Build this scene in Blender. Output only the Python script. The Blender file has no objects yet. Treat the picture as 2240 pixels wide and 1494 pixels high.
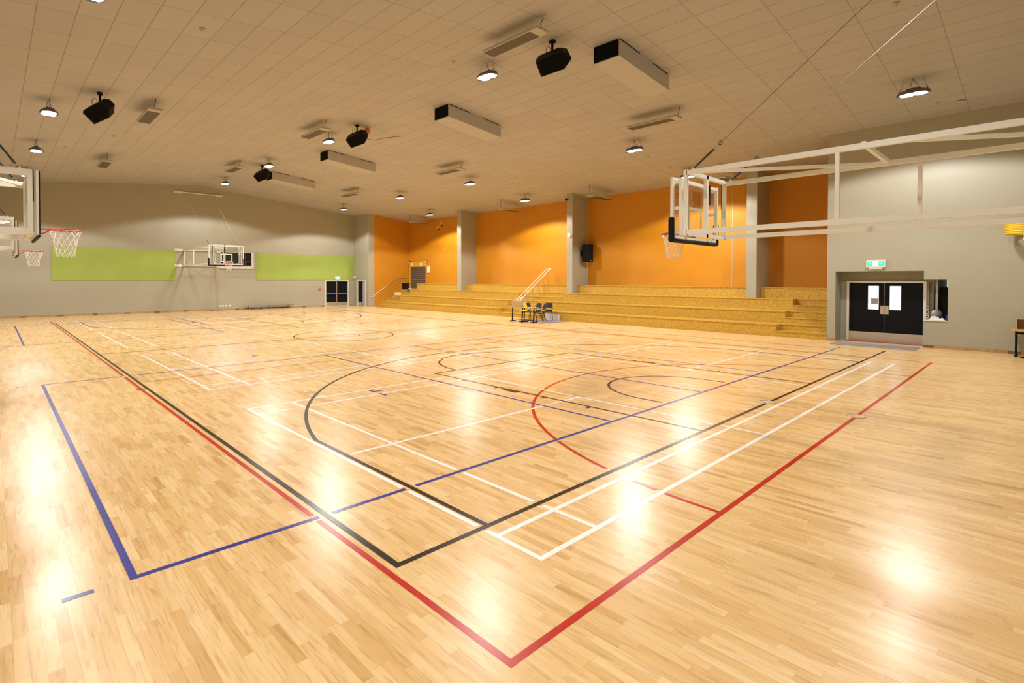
import bpy, math, random
from mathutils import Vector, Matrix, Euler
random.seed(7)
SC = bpy.context.scene
COL = SC.collection
PI = math.pi

# ------------------------------------------------------------------ camera
F, CX, CY, TH, PT, RO, CH = 1148.9677, 1032.3805, 627.501, 0.8308, 0.0146, 0.001, 2.0707
cam = bpy.data.cameras.new('camera')
camo = bpy.data.objects.new('camera', cam)
COL.objects.link(camo)
cam.sensor_fit = 'HORIZONTAL'
cam.sensor_width = 36.0
cam.lens = F / 2240 * 36.0
cam.shift_x = (1120 - CX) / 2240
cam.shift_y = (CY - 747) / 2240
cam.clip_start = 0.05
cam.clip_end = 200
fwd = Vector((math.cos(TH) * math.cos(PT), math.sin(TH) * math.cos(PT), -math.sin(PT)))
camo.rotation_mode = 'QUATERNION'
q = fwd.to_track_quat('-Z', 'Y')
camo.rotation_quaternion = q @ Euler((0, 0, RO)).to_quaternion()
camo.location = (0, 0, CH)
SC.camera = camo

# ------------------------------------------------------------------ world, exposure
w = bpy.data.worlds.new('world')
SC.world = w
w.use_nodes = True
w.node_tree.nodes['Background'].inputs['Color'].default_value = (0.75, 0.86, 1.0, 1)
w.node_tree.nodes['Background'].inputs['Strength'].default_value = 1.0
SC.view_settings.view_transform = 'Standard'
SC.view_settings.look = 'None'
SC.view_settings.gamma = 1
SC.view_settings.use_curve_mapping = False
SC.view_settings.exposure = 0.0
SC.cycles.use_denoising = True
SC.cycles.max_bounces = 10
SC.cycles.diffuse_bounces = 6
SC.cycles.sample_clamp_indirect = 8
LAMP_W = 790.0
LAMP_COL = (1.0, 0.975, 0.93)

# ------------------------------------------------------------------ room numbers (metres; X across the court, Y along it)
YF = 36.76      # far wall
YN = -1.1       # wall behind the camera
XL = -1.8       # left wall
XR = 21.01      # right wall / front of the tiered seats
XB = 24.69      # orange wall behind the seats
YE = 5.06       # right wall ends, seating bay begins
YS = 34.5       # seating bay ends
ZR, SL, XRG = 8.06, 0.0967, 9.79


def cz(x):
    return ZR - SL * abs(x - XRG)


# ------------------------------------------------------------------ materials
def mat(name, col, rough=0.5, metal=0.0, spec=0.5, var=0.0, vscale=6.0, bump=0.0, bscale=60.0, coat=0.0):
    m = bpy.data.materials.new(name)
    m.use_nodes = True
    nt = m.node_tree
    b = nt.nodes['Principled BSDF']
    b.inputs['Base Color'].default_value = (*col, 1)
    b.inputs['Roughness'].default_value = rough
    b.inputs['Metallic'].default_value = metal
    b.inputs['Specular IOR Level'].default_value = spec
    b.inputs['Coat Weight'].default_value = coat
    tc = nt.nodes.new('ShaderNodeTexCoord')
    if var > 0:
        n = nt.nodes.new('ShaderNodeTexNoise')
        n.inputs['Scale'].default_value = vscale
        n.inputs['Detail'].default_value = 3
        r = nt.nodes.new('ShaderNodeValToRGB')
        r.color_ramp.elements[0].position = 0.3
        r.color_ramp.elements[1].position = 0.7
        r.color_ramp.elements[0].color = (*[c * (1 - var) for c in col], 1)
        r.color_ramp.elements[1].color = (*[min(1, c * (1 + var)) for c in col], 1)
        nt.links.new(tc.outputs['Object'], n.inputs['Vector'])
        nt.links.new(n.outputs['Fac'], r.inputs['Fac'])
        nt.links.new(r.outputs['Color'], b.inputs['Base Color'])
    if bump > 0:
        n2 = nt.nodes.new('ShaderNodeTexNoise')
        n2.inputs['Scale'].default_value = bscale
        bp = nt.nodes.new('ShaderNodeBump')
        bp.inputs['Strength'].default_value = bump
        bp.inputs['Distance'].default_value = 0.003
        nt.links.new(tc.outputs['Object'], n2.inputs['Vector'])
        nt.links.new(n2.outputs['Fac'], bp.inputs['Height'])
        nt.links.new(bp.outputs['Normal'], b.inputs['Normal'])
    return m


def emis(name, col, s):
    m = bpy.data.materials.new(name)
    m.use_nodes = True
    b = m.node_tree.nodes['Principled BSDF']
    b.inputs['Base Color'].default_value = (*col, 1)
    b.inputs['Emission Color'].default_value = (*col, 1)
    b.inputs['Emission Strength'].default_value = s
    return m


class NT:
    """tiny node helper"""
    def __init__(s, name):
        s.m = bpy.data.materials.new(name)
        s.m.use_nodes = True
        s.t = s.m.node_tree
        s.b = s.t.nodes['Principled BSDF']

    def n(s, kind, **kw):
        x = s.t.nodes.new(kind)
        for k, v in kw.items():
            setattr(x, k, v)
        return x

    def l(s, a, b):
        s.t.links.new(a, b)

    def math(s, op, a, b=None, c=None):
        x = s.n('ShaderNodeMath', operation=op)
        for i, v in enumerate((a, b, c)):
            if v is None:
                continue
            if isinstance(v, (int, float)):
                x.inputs[i].default_value = v
            else:
                s.l(v, x.inputs[i])
        return x.outputs[0]

    def mix(s, fac, a, b, mode='MIX'):
        x = s.n('ShaderNodeMix', data_type='RGBA', blend_type=mode)
        for i, v in ((0, fac), (6, a), (7, b)):
            if isinstance(v, (int, float)):
                x.inputs[i].default_value = v
            elif isinstance(v, tuple):
                x.inputs[i].default_value = (*v, 1)
            else:
                s.l(v, x.inputs[i])
        return x.outputs[2]

    def ramp(s, fac, stops):
        x = s.n('ShaderNodeValToRGB')
        e = x.color_ramp.elements
        while len(e) < len(stops):
            e.new(0.5)
        for i, (p, c) in enumerate(stops):
            e[i].position = p
            e[i].color = (*c, 1)
        s.l(fac, x.inputs[0])
        return x.outputs[0]


def floor_material():
    k = NT('lacquered_wood_strip')
    tc = k.n('ShaderNodeTexCoord')
    sp = k.n('ShaderNodeSeparateXYZ')
    k.l(tc.outputs['Object'], sp.inputs[0])
    X, Y = sp.outputs[0], sp.outputs[1]
    W, L = 0.066, 0.50
    u = k.math('DIVIDE', X, W)
    row = k.math('FLOOR', u)
    wn = k.n('ShaderNodeTexWhiteNoise', noise_dimensions='1D')
    k.l(row, wn.inputs['W'])
    # strips in a row have their own length and offset
    ln = k.math('MULTIPLY_ADD', wn.outputs['Value'], 0.22, L - 0.11)
    off = k.math('MULTIPLY', wn.outputs['Value'], 91.7)
    v = k.math('ADD', k.math('DIVIDE', Y, ln), off)
    cell = k.math('FLOOR', v)
    cv = k.n('ShaderNodeCombineXYZ')
    k.l(row, cv.inputs[0])
    k.l(cell, cv.inputs[1])
    wn2 = k.n('ShaderNodeTexWhiteNoise', noise_dimensions='3D')
    k.l(cv.outputs[0], wn2.inputs['Vector'])
    base = k.ramp(wn2.outputs['Value'], [(0.0, (0.66, 0.405, 0.155)), (0.12, (0.755, 0.49, 0.21)), (0.55, (0.81, 0.555, 0.262)), (1.0, (0.86, 0.625, 0.335))])
    # grain stretched along the strip, shifted per strip
    mp = k.n('ShaderNodeCombineXYZ')
    k.l(k.math('MULTIPLY_ADD', X, 34.0, k.math('MULTIPLY', wn2.outputs['Value'], 57.0)), mp.inputs[0])
    k.l(k.math('MULTIPLY', Y, 2.6), mp.inputs[1])
    k.l(k.math('MULTIPLY', wn2.outputs['Value'], 31.0), mp.inputs[2])
    gn = k.n('ShaderNodeTexNoise')
    gn.inputs['Scale'].default_value = 1.0
    gn.inputs['Detail'].default_value = 4
    gn.inputs['Distortion'].default_value = 1.2
    k.l(mp.outputs[0], gn.inputs['Vector'])
    g = k.ramp(gn.outputs['Fac'], [(0.30, (0.80, 0.74, 0.66)), (0.5, (1, 1, 1)), (0.8, (1.06, 1.05, 1.03))])
    c = k.mix(1.0, base, g, 'MULTIPLY')
    # hairline joints
    fu = k.math('FRACT', u)
    fv = k.math('FRACT', v)
    du = k.math('MULTIPLY', k.math('MINIMUM', fu, k.math('SUBTRACT', 1.0, fu)), W)
    dv = k.math('MULTIPLY', k.math('MINIMUM', fv, k.math('SUBTRACT', 1.0, fv)), L)
    j = k.math('LESS_THAN', k.math('MINIMUM', du, dv), 0.0008)
    c = k.mix(k.math('MULTIPLY', j, 0.35), c, (0.25, 0.13, 0.05))
    # traffic haze: broad faint patches
    bn = k.n('ShaderNodeTexNoise')
    bn.inputs['Scale'].default_value = 0.5
    bn.inputs['Detail'].default_value = 3
    k.l(tc.outputs['Object'], bn.inputs['Vector'])
    c = k.mix(1.0, c, k.ramp(bn.outputs['Fac'], [(0.3, (0.96, 0.95, 0.93)), (0.7, (1.04, 1.03, 1.02))]), 'MULTIPLY')
    k.l(c, k.b.inputs['Base Color'])
    k.l(k.math('MULTIPLY_ADD', bn.outputs['Fac'], 0.06, 0.235), k.b.inputs['Roughness'])
    k.b.inputs['Specular IOR Level'].default_value = 0.27
    bb = k.n('ShaderNodeTexNoise')
    bb.inputs['Scale'].default_value = 9
    k.l(tc.outputs['Object'], bb.inputs['Vector'])
    bp = k.n('ShaderNodeBump')
    bp.inputs['Strength'].default_value = 0.12
    bp.inputs['Distance'].default_value = 0.002
    k.l(k.math('ADD', bb.outputs['Fac'], k.math('MULTIPLY', wn2.outputs['Value'], 0.25)), bp.inputs['Height'])
    k.l(bp.outputs['Normal'], k.b.inputs['Normal'])
    return k.m


def ceiling_material():
    k = NT('ceiling_tiles')
    tc = k.n('ShaderNodeTexCoord')
    sp = k.n('ShaderNodeSeparateXYZ')
    k.l(tc.outputs['Object'], sp.inputs[0])
    X, Y = sp.outputs[0], sp.outputs[1]
    right = k.math('GREATER_THAN', X, XRG)
    # spacing/phase differ by slope (tiles start from the ridge)
    tr = k.math('DIVIDE', k.math('SUBTRACT', X, 10.29), 0.6125)
    tl = k.math('DIVIDE', k.math('SUBTRACT', X, 0.655), 0.6055)
    t = k.math('ADD', k.math('MULTIPLY', tr, right), k.math('MULTIPLY', tl, k.math('SUBTRACT', 1.0, right)))
    fu = k.math('FRACT', t)
    fv = k.math('FRACT', k.math('DIVIDE', k.math('SUBTRACT', Y, 2.82), 1.25))
    du = k.math('MULTIPLY', k.math('MINIMUM', fu, k.math('SUBTRACT', 1.0, fu)), 0.61)
    dv = k.math('MULTIPLY', k.math('MINIMUM', fv, k.math('SUBTRACT', 1.0, fv)), 1.25)
    ln = k.math('MAXIMUM', k.math('LESS_THAN', du, 0.0095), k.math('LESS_THAN', dv, 0.008))
    cv = k.n('ShaderNodeCombineXYZ')
    k.l(k.math('FLOOR', t), cv.inputs[0])
    k.l(k.math('FLOOR', k.math('DIVIDE', k.math('SUBTRACT', Y, 2.82), 1.25)), cv.inputs[1])
    wn = k.n('ShaderNodeTexWhiteNoise')
    k.l(cv.outputs[0], wn.inputs['Vector'])
    c = k.ramp(wn.outputs['Value'], [(0, (0.41, 0.40, 0.40)), (1, (0.435, 0.425, 0.425))])
    c = k.mix(ln, c, (0.285, 0.255, 0.22))
    k.l(c, k.b.inputs['Base Color'])
    k.b.inputs['Roughness'].default_value = 0.85
    return k.m


def chip_material():
    k = NT('lacquered_particle_board')
    tc = k.n('ShaderNodeTexCoord')
    v = k.n('ShaderNodeTexVoronoi')
    v.inputs['Scale'].default_value = 42
    k.l(tc.outputs['Object'], v.inputs['Vector'])
    n = k.n('ShaderNodeTexNoise')
    n.inputs['Scale'].default_value = 14
    n.inputs['Detail'].default_value = 5
    k.l(tc.outputs['Object'], n.inputs['Vector'])
    sp = k.n('ShaderNodeSeparateColor')
    k.l(v.outputs['Color'], sp.inputs[0])
    f = k.math('ADD', k.math('MULTIPLY', sp.outputs[0], 0.5), k.math('MULTIPLY', n.outputs['Fac'], 0.5))
    c = k.ramp(f, [(0.2, (0.42, 0.235, 0.02)), (0.5, (0.55, 0.325, 0.036)), (0.8, (0.68, 0.44, 0.09))])
    k.l(c, k.b.inputs['Base Color'])
    k.b.inputs['Roughness'].default_value = 0.42
    return k.m


def glass_material(name, tint=(0.93, 0.96, 0.95)):
    m = bpy.data.materials.new(name)
    m.use_nodes = True
    nt = m.node_tree
    nt.nodes.clear()
    o = nt.nodes.new('ShaderNodeOutputMaterial')
    mx = nt.nodes.new('ShaderNodeMixShader')
    tr = nt.nodes.new('ShaderNodeBsdfTransparent')
    tr.inputs[0].default_value = (*tint, 1)
    gl = nt.nodes.new('ShaderNodeBsdfGlossy')
    gl.inputs['Roughness'].default_value = 0.03
    lw = nt.nodes.new('ShaderNodeLayerWeight')
    lw.inputs['Blend'].default_value = 0.5
    pw = nt.nodes.new('ShaderNodeMath')
    pw.operation = 'POWER'
    pw.inputs[1].default_value = 4.0
    ma = nt.nodes.new('ShaderNodeMath')
    ma.operation = 'MULTIPLY_ADD'
    ma.inputs[1].default_value = 0.7
    ma.inputs[2].default_value = 0.03
    nt.links.new(lw.outputs['Facing'], pw.inputs[0])
    nt.links.new(pw.outputs[0], ma.inputs[0])
    nt.links.new(ma.outputs[0], mx.inputs[0])
    nt.links.new(tr.outputs[0], mx.inputs[1])
    nt.links.new(gl.outputs[0], mx.inputs[2])
    nt.links.new(mx.outputs[0], o.inputs[0])
    return m


def shutter_material():
    k = NT('roller_slats')
    tc = k.n('ShaderNodeTexCoord')
    sp = k.n('ShaderNodeSeparateXYZ')
    k.l(tc.outputs['Object'], sp.inputs[0])
    fz = k.math('FRACT', k.math('DIVIDE', sp.outputs[2], 0.15))
    c = k.ramp(fz, [(0.0, (0.012, 0.010, 0.009)), (0.15, (0.06, 0.045, 0.036)), (0.80, (0.10, 0.075, 0.06)), (0.88, (0.42, 0.35, 0.30))])
    k.l(c, k.b.inputs['Base Color'])
    k.b.inputs['Roughness'].default_value = 0.45
    return k.m


M = dict(
    floor=floor_material(),
    ceil=ceiling_material(),
    chip=chip_material(),
    wall=mat('sage_beige_paint', (0.39, 0.372, 0.287), 0.42, var=0.02, vscale=0.8),
    recess=mat('stone_beige_paint', (0.34, 0.33, 0.25), 0.5, var=0.02, vscale=1.5),
    orange=mat('orange_paint', (0.57, 0.235, 0.003), 0.6, var=0.03, vscale=0.9),
    green=mat('lime_green_board', (0.33, 0.43, 0.085), 0.8, var=0.05, vscale=1.2),
    white=mat('white_powder_coat', (0.80, 0.79, 0.73), 0.35, var=0.01),
    cream=mat('cream_paint', (0.70, 0.68, 0.60), 0.5, var=0.01),
    frame=mat('pale_door_frame_paint', (0.74, 0.72, 0.64), 0.4, var=0.01),
    black=mat('black_door_paint', (0.006, 0.007, 0.010), 0.4, spec=0.12, var=0.1),
    plastic=mat('black_plastic', (0.008, 0.008, 0.009), 0.55, spec=0.12, var=0.1),
    pad=mat('black_rubber_pad', (0.010, 0.010, 0.011), 0.6, spec=0.12, var=0.1),
    steel=mat('brushed_steel', (0.62, 0.58, 0.53), 0.32, metal=0.9, var=0.04, vscale=20),
    galv=mat('galvanised_metal', (0.42, 0.42, 0.40), 0.4, metal=0.7, var=0.05),
    wire=mat('dark_wire', (0.035, 0.033, 0.033), 0.5, metal=0.4, var=0.1),
    rope=mat('grey_cable', (0.30, 0.26, 0.24), 0.5, metal=0.3, var=0.05),
    rim=mat('red_rim_paint', (0.55, 0.03, 0.025), 0.4, var=0.05),
    net=mat('white_net_cord', (0.80, 0.78, 0.72), 0.9, var=0.05),
    glass=glass_material('backboard_glass'),
    pane=emis('daylit_door_glass', (0.80, 0.88, 1.0), 1.2),
    lamp_led=emis('led_panel_lit', (0.93, 0.96, 1.0), 7.0),
    lamp_body=mat('lamp_housing_metal', (0.16, 0.15, 0.17), 0.45, metal=0.5, var=0.05),
    heater=mat('heater_case', (0.42, 0.41, 0.37), 0.5, var=0.02),
    heater_face=mat('heater_element_face', (0.085, 0.072, 0.062), 0.6, var=0.04, vscale=30),
    duct=mat('white_duct_paint', (0.45, 0.435, 0.42), 0.6, var=0.01),
    hole=mat('black_duct_mesh', (0.004, 0.004, 0.004), 0.9, spec=0.12, var=0.1),
    skirt=mat('timber_skirting', (0.42, 0.27, 0.12), 0.45, var=0.15, vscale=8),
    slot=mat('dark_slot', (0.19, 0.115, 0.055), 0.9, var=0.1),
    bench=mat('bench_timber', (0.33, 0.14, 0.06), 0.4, var=0.15, vscale=10),
    l_red=mat('red_court_paint', (0.52, 0.018, 0.006), 0.27, spec=0.25, var=0.03),
    l_black=mat('black_court_paint', (0.020, 0.011, 0.006), 0.27, spec=0.25, var=0.05),
    l_blue=mat('blue_court_paint', (0.030, 0.034, 0.30), 0.27, spec=0.25, var=0.03),
    l_white=mat('white_court_paint', (0.94, 0.92, 0.88), 0.27, spec=0.27, var=0.01),
    l_yellow=mat('yellow_tape', (0.80, 0.55, 0.03), 0.35, var=0.03),
    navy=mat('navy_chair_plastic', (0.014, 0.015, 0.034), 0.4, var=0.05),
    card=mat('brown_cardboard', (0.56, 0.38, 0.20), 0.8, var=0.04),
    card2=mat('pale_cardboard', (0.66, 0.58, 0.38), 0.8, var=0.04),
    yellow=mat('yellow_plastic', (0.85, 0.58, 0.02), 0.4, var=0.03),
    mat=mat('grey_carpet_mat', (0.25, 0.23, 0.26), 0.95, var=0.12, vscale=50),
    sill=mat('red_brown_threshold', (0.30, 0.07, 0.045), 0.5, var=0.1),
    cloth=mat('white_towel', (0.80, 0.80, 0.82), 0.95, var=0.04, vscale=12),
    blue=mat('dark_blue_plastic', (0.02, 0.025, 0.22), 0.3, var=0.05),
    red=mat('red_plastic', (0.50, 0.03, 0.03), 0.4, var=0.05),
    teal=mat('green_plastic', (0.03, 0.35, 0.22), 0.5, var=0.05),
    exit_g=emis('lit_exit_green', (0.03, 0.62, 0.36), 1.0),
    exit_w=emis('lit_exit_white', (0.80, 1.0, 0.92), 1.4),
    wood=mat('light_plywood', (0.55, 0.36, 0.15), 0.5, var=0.1, vscale=9),
    screen=mat('switched_off_screen', (0.006, 0.006, 0.007), 0.2, var=0.1),
    purple=mat('purple_paper', (0.20, 0.015, 0.13), 0.7, var=0.05),
    gold=mat('yellow_paper', (0.75, 0.50, 0.05), 0.7, var=0.05),
    bluegrey=mat('blue_grey_paint', (0.36, 0.38, 0.52), 0.5, var=0.02),
    shutter=shutter_material(),
)


# ------------------------------------------------------------------ mesh helper
class MB:
    def __init__(s):
        s.v, s.f, s.sm = [], [], []

    def add(s, vs, fs, smooth=False):
        o = len(s.v)
        s.v += [Vector(p) for p in vs]
        s.f += [tuple(i + o for i in f) for f in fs]
        s.sm += [smooth] * len(fs)
        return s

    def box(s, c, d, R=None):
        hx, hy, hz = d[0] / 2, d[1] / 2, d[2] / 2
        vs = [Vector((x, y, z)) for x in (-hx, hx) for y in (-hy, hy) for z in (-hz, hz)]
        if R is not None:
            vs = [R @ p for p in vs]
        c = Vector(c)
        return s.add([p + c for p in vs], [(0, 1, 3, 2), (4, 6, 7, 5), (0, 4, 5, 1), (2, 3, 7, 6), (0, 2, 6, 4), (1, 5, 7, 3)])

    def bb(s, x0, x1, y0, y1, z0, z1):
        return s.box(((x0 + x1) / 2, (y0 + y1) / 2, (z0 + z1) / 2), (x1 - x0, y1 - y0, z1 - z0))

    def bev(s, c, d, b, R=None):
        """box with chamfered edges along every side"""
        hx, hy, hz = d[0] / 2, d[1] / 2, d[2] / 2
        b = min(b, hx * .9, hy * .9, hz * .9)
        ring = [(-hx, -hy + b), (-hx + b, -hy), (hx - b, -hy), (hx, -hy + b), (hx, hy - b), (hx - b, hy), (-hx + b, hy), (-hx, hy - b)]
        lay = []
        for z, k in ((-hz, b), (-hz + b, 0), (hz - b, 0), (hz, b)):
            lay.append([Vector((x * (hx - k) / hx, y * (hy - k) / hy, z)) for x, y in ring])
        vs = [p for l in lay for p in l]
        if R is not None:
            vs = [R @ p for p in vs]
        c = Vector(c)
        fs = [tuple(reversed(range(8))), tuple(range(24, 32))]
        for l in range(3):
            for i in range(8):
                j = (i + 1) % 8
                fs.append((l * 8 + i, l * 8 + j, l * 8 + 8 + j, l * 8 + 8 + i))
        return s.add([p + c for p in vs], fs)

    def tube(s, p0, p1, r, n=8, r1=None, cap=True):
        return s.path([p0, p1], r, n, r1, cap)

    def path(s, pts, r, n=8, r1=None, cap=True, closed=False, smooth=True):
        pts = [Vector(p) for p in pts]
        m = len(pts)
        up = None
        rings = []
        for i, p in enumerate(pts):
            if closed:
                d = pts[(i + 1) % m] - pts[i - 1]
            else:
                d = pts[min(i + 1, m - 1)] - pts[max(i - 1, 0)]
            d.normalize()
            if up is None:
                a = Vector((0, 0, 1)) if abs(d.z) < .9 else Vector((1, 0, 0))
                up = a.cross(d).normalized()
            else:
                up = (up - d * up.dot(d)).normalized()
            w_ = d.cross(up)
            rr = r if r1 is None else r + (r1 - r) * i / (m - 1)
            rings.append([p + (up * math.cos(2 * PI * k / n) + w_ * math.sin(2 * PI * k / n)) * rr for k in range(n)])
        vs = [p for g in rings for p in g]
        fs = []
        for i in range(m if closed else m - 1):
            a, b = i * n, ((i + 1) % m) * n
            for k in range(n):
                fs.append((a + k, a + (k + 1) % n, b + (k + 1) % n, b + k))
        s.add(vs, fs, smooth and n > 4)
        if cap and not closed:
            o = len(s.v) - m * n
            s.f += [tuple(o + k for k in reversed(range(n))), tuple(o + (m - 1) * n + k for k in range(n))]
            s.sm += [False, False]
        return s

    def bar(s, p0, p1, w, h):
        """square tube between two points: w sideways, h up"""
        p0, p1 = Vector(p0), Vector(p1)
        d = (p1 - p0)
        L = d.length
        d.normalize()
        a = Vector((0, 0, 1)) if abs(d.z) < .9 else Vector((0, 1, 0))
        x = d.cross(a).normalized()
        z = x.cross(d)
        R = Matrix((x, d, z)).transposed()
        return s.box((p0 + p1) / 2, (w, L, h), R)

    def prism(s, poly, axis, a, b):
        """polygon (2-D, in the two other axes, order kept) extruded along axis"""
        def P(u, v, t):
            return {'X': (t, u, v), 'Y': (u, t, v), 'Z': (u, v, t)}[axis]
        n = len(poly)
        vs = [P(u, v, a) for u, v in poly] + [P(u, v, b) for u, v in poly]
        fs = [tuple(range(n)), tuple(range(2 * n - 1, n - 1, -1))]
        fs += [(i, i + n, (i + 1) % n + n, (i + 1) % n) for i in range(n)]
        return s.add(vs, fs)

    def lathe(s, prof, c=(0, 0, 0), n=24, R=None):
        c = Vector(c)
        vs, fs = [], []
        for r, z in prof:
            for k in range(n):
                p = Vector((r * math.cos(2 * PI * k / n), r * math.sin(2 * PI * k / n), z))
                if R is not None:
                    p = R @ p
                vs.append(p + c)
        for i in range(len(prof) - 1):
            for k in range(n):
                fs.append((i * n + k, i * n + (k + 1) % n, (i + 1) * n + (k + 1) % n, (i + 1) * n + k))
        fs.append(tuple(reversed(range(n))))
        fs.append(tuple((len(prof) - 1) * n + k for k in range(n)))
        return s.add(vs, fs, True)

    def build(s, name, m, parent=None, label=None):
        me = bpy.data.meshes.new(name)
        me.from_pydata(s.v, [], s.f)
        me.polygons.foreach_set('use_smooth', s.sm)
        me.update()
        import bmesh
        bm = bmesh.new()
        bm.from_mesh(me)
        bmesh.ops.recalc_face_normals(bm, faces=bm.faces)
        bm.to_mesh(me)
        bm.free()
        if any(s.sm):
            try:
                me.set_sharp_from_angle(angle=math.radians(40))
            except Exception:
                pass
        me.materials.append(M[m] if isinstance(m, str) else m)
        o = bpy.data.objects.new(name, me)
        COL.objects.link(o)
        if parent is not None:
            o.parent = parent
        if label:
            o['label'] = label
        return o


def thing(name, label, cat, loc=(0, 0, 0), rz=0.0, group=None):
    o = bpy.data.objects.new(name, None)
    o.empty_display_size = 0.1
    COL.objects.link(o)
    o.location = loc
    o.rotation_euler = (0, 0, rz)
    o['label'] = label
    o['category'] = cat
    if group:
        o['group'] = group
    return o


def tag(o, label, cat, group=None):
    o['label'] = label
    o['category'] = cat
    if group:
        o['group'] = group
    return o


def struct(o, label=None):
    o['kind'] = 'structure'
    if label:
        o['label'] = label
    return o


def dup(root, loc, rz=None, label=None):
    def cp(o, par):
        c = o.copy()
        COL.objects.link(c)
        c.parent = par
        for ch in list(kids.get(o.name, [])):
            cp(ch, c)
        return c
    kids = {}
    for o in bpy.data.objects:
        if o.parent is not None:
            kids.setdefault(o.parent.name, []).append(o)
    r = cp(root, None)
    r.location = loc
    if rz is not None:
        r.rotation_euler = (0, 0, rz)
    if label:
        r['label'] = label
    return r


# ================================================================== STRUCTURE
fl = MB().bb(XL - .2, XB + .2, YN - .2, YF + .2, -0.12, 0.0).build('floor', 'floor')
struct(fl, 'glossy light timber strip sports floor with coloured court lines')

c = MB()
T = 0.2
x0, x1 = XL - .2, XB + .2
c.prism([(x0, cz(x0)), (XRG, ZR), (x1, cz(x1)), (x1, cz(x1) + T), (XRG, ZR + T), (x0, cz(x0) + T)], 'Y', YN - .2, YF + .2)
struct(c.build('ceiling', 'ceil'), 'low gabled ceiling of pale rectangular tiles')

# far wall with a double door opening (X 18.6-20.5, z 0-1.92)
w_ = MB()
w_.prism([(XL, 0), (18.60, 0), (18.60, 1.92), (20.50, 1.92), (20.50, 0), (XR, 0), (XR, cz(XR)), (XRG, ZR), (XL, cz(XL))], 'Y', YF, YF + .2)
struct(w_.build('wall_far', 'wall'), 'sage beige gable end wall')
w_ = MB().bb(XL - .2, XL, YN, YF, 0, cz(XL))
struct(w_.build('wall_left', 'wall'))
w_ = MB().prism([(XL, 0), (XR, 0), (XR, cz(XR)), (XRG, ZR), (XL, cz(XL))], 'Y', YN - .2, YN)
struct(w_.build('wall_near', 'wall'))

# right wall: thin front skin with an L-shaped opening, and the recess behind it
w_ = MB()
X1 = XR + .15
zt = cz(XR)
w_.bb(XR, X1, 4.82, YE, 0, zt)
w_.bb(XR, X1, 2.54, 4.82, 2.34, zt)
w_.bb(XR, X1, 1.99, 2.54, 2.07, zt)
w_.bb(XR, X1, 1.99, 2.54, 0, 0.82)
w_.bb(XR, X1, YN, 1.99, 0, zt)
struct(w_.build('wall_right', 'wall'), 'sage beige wall with an L-shaped doorway recess')
XD = 21.75
w_ = MB()
w_.bb(X1, XD + .9, 4.82, YE, 0, cz(X1) - 0.1)             # left reveal, closes the seating bay too
w_.bb(XD, XD + .1, 4.65, 4.82, 0, 2.34)                   # beside the doors
w_.bb(XD, XD + .1, 2.37, 4.65, 1.99, 2.34)                # above the doors
w_.bb(XD, XD + .1, 2.50, 2.59, 0, 1.99)
w_.bb(X1, XD + .9, 1.4, 4.82, 2.34, 2.44)                 # recess ceiling
w_.bb(X1, XD + .9, 1.3, 1.4, 0, 2.44)
w_.bb(XD + .8, XD + .9, 1.4, 2.5, 0, 2.34)
w_.bb(XD + .1, XD + .8, 2.40, 2.50, 0, 2.34)
struct(w_.build('wall_recess', 'recess'), 'stone beige recess around the doors')
# closing wall of the seating bay behind the right wall
w_ = MB().bb(X1, XB + .2, YE - .24 + .02, YE, 2.45, 6.5)
w_.bb(XD + .9, XB + .2, YE - .2, YE, 0, 2.45)
struct(w_.build('wall_bay_end', 'orange'))
# orange back wall, opening for the shutter: Y 32.25-34.0, z 1.3-3.0
w_ = MB()
w_.prism([(YE, 0), (YS, 0), (YS, cz(XB)), (YE, cz(XB))], 'X', XB, XB + .2)
struct(w_.build('wall_orange', 'orange'), 'orange wall behind the tiered seats')
w_ = MB().prism([(21.45, 0), (XB, 0), (XB, cz(XB)), (21.45, cz(21.45))], 'Y', YS, YS + .15)
struct(w_.build('wall_orange_side', 'orange'), 'orange side wall rising beside the seat steps')
w_ = MB()
w_.prism([(20.95, 0), (21.45, 0), (21.45, cz(21.45)), (20.95, cz(20.95))], 'Y', YS - .004, YS + .15)
w_.bb(20.95, 21.10, YS + .15, 34.97, 0, cz(21.1))
w_.bb(20.95, 21.10, 34.97, 36.22, 1.94, cz(21.1))
w_.bb(20.95, 21.10, 36.22, YF, 0, cz(21.1))
w_.prism([(20.95, cz(21.1)), (21.10, cz(21.1)), (20.95, cz(20.95))], 'Y', YS + .15, YF)
struct(w_.build('wall_return', 'wall'), 'sage beige return wall with a single doorway')
# little store beyond the single doorway
w_ = MB()
w_.bb(21.10, 22.6, 34.66, 34.76, 0, 2.2)
w_.bb(22.6, 22.7, 34.66, 36.96, 0, 2.2)
w_.bb(21.10, 22.6, 36.86, 36.96, 0, 2.2)
w_.bb(21.10, 22.7, 34.66, 36.96, 2.2, 2.3)
struct(w_.build('wall_store', 'bluegrey'))

# fin pillars between the orange bays
for n_, (ya, yb, lab) in enumerate([(8.10, 8.50, 'sage pillar nearest the right wall, between orange bays'),
                                   (17.43, 17.80, 'sage pillar beside the black wall speaker'),
                                   (26.60, 27.00, 'sage pillar farthest away between orange bays')]):
    p = MB().prism([(23.30, 1.31), (XB, 1.31), (XB, cz(XB)), (23.30, cz(23.3))], 'Y', ya, yb)
    struct(p.build('trim_%d' % (n_ + 1), 'wall'), lab)


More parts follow.
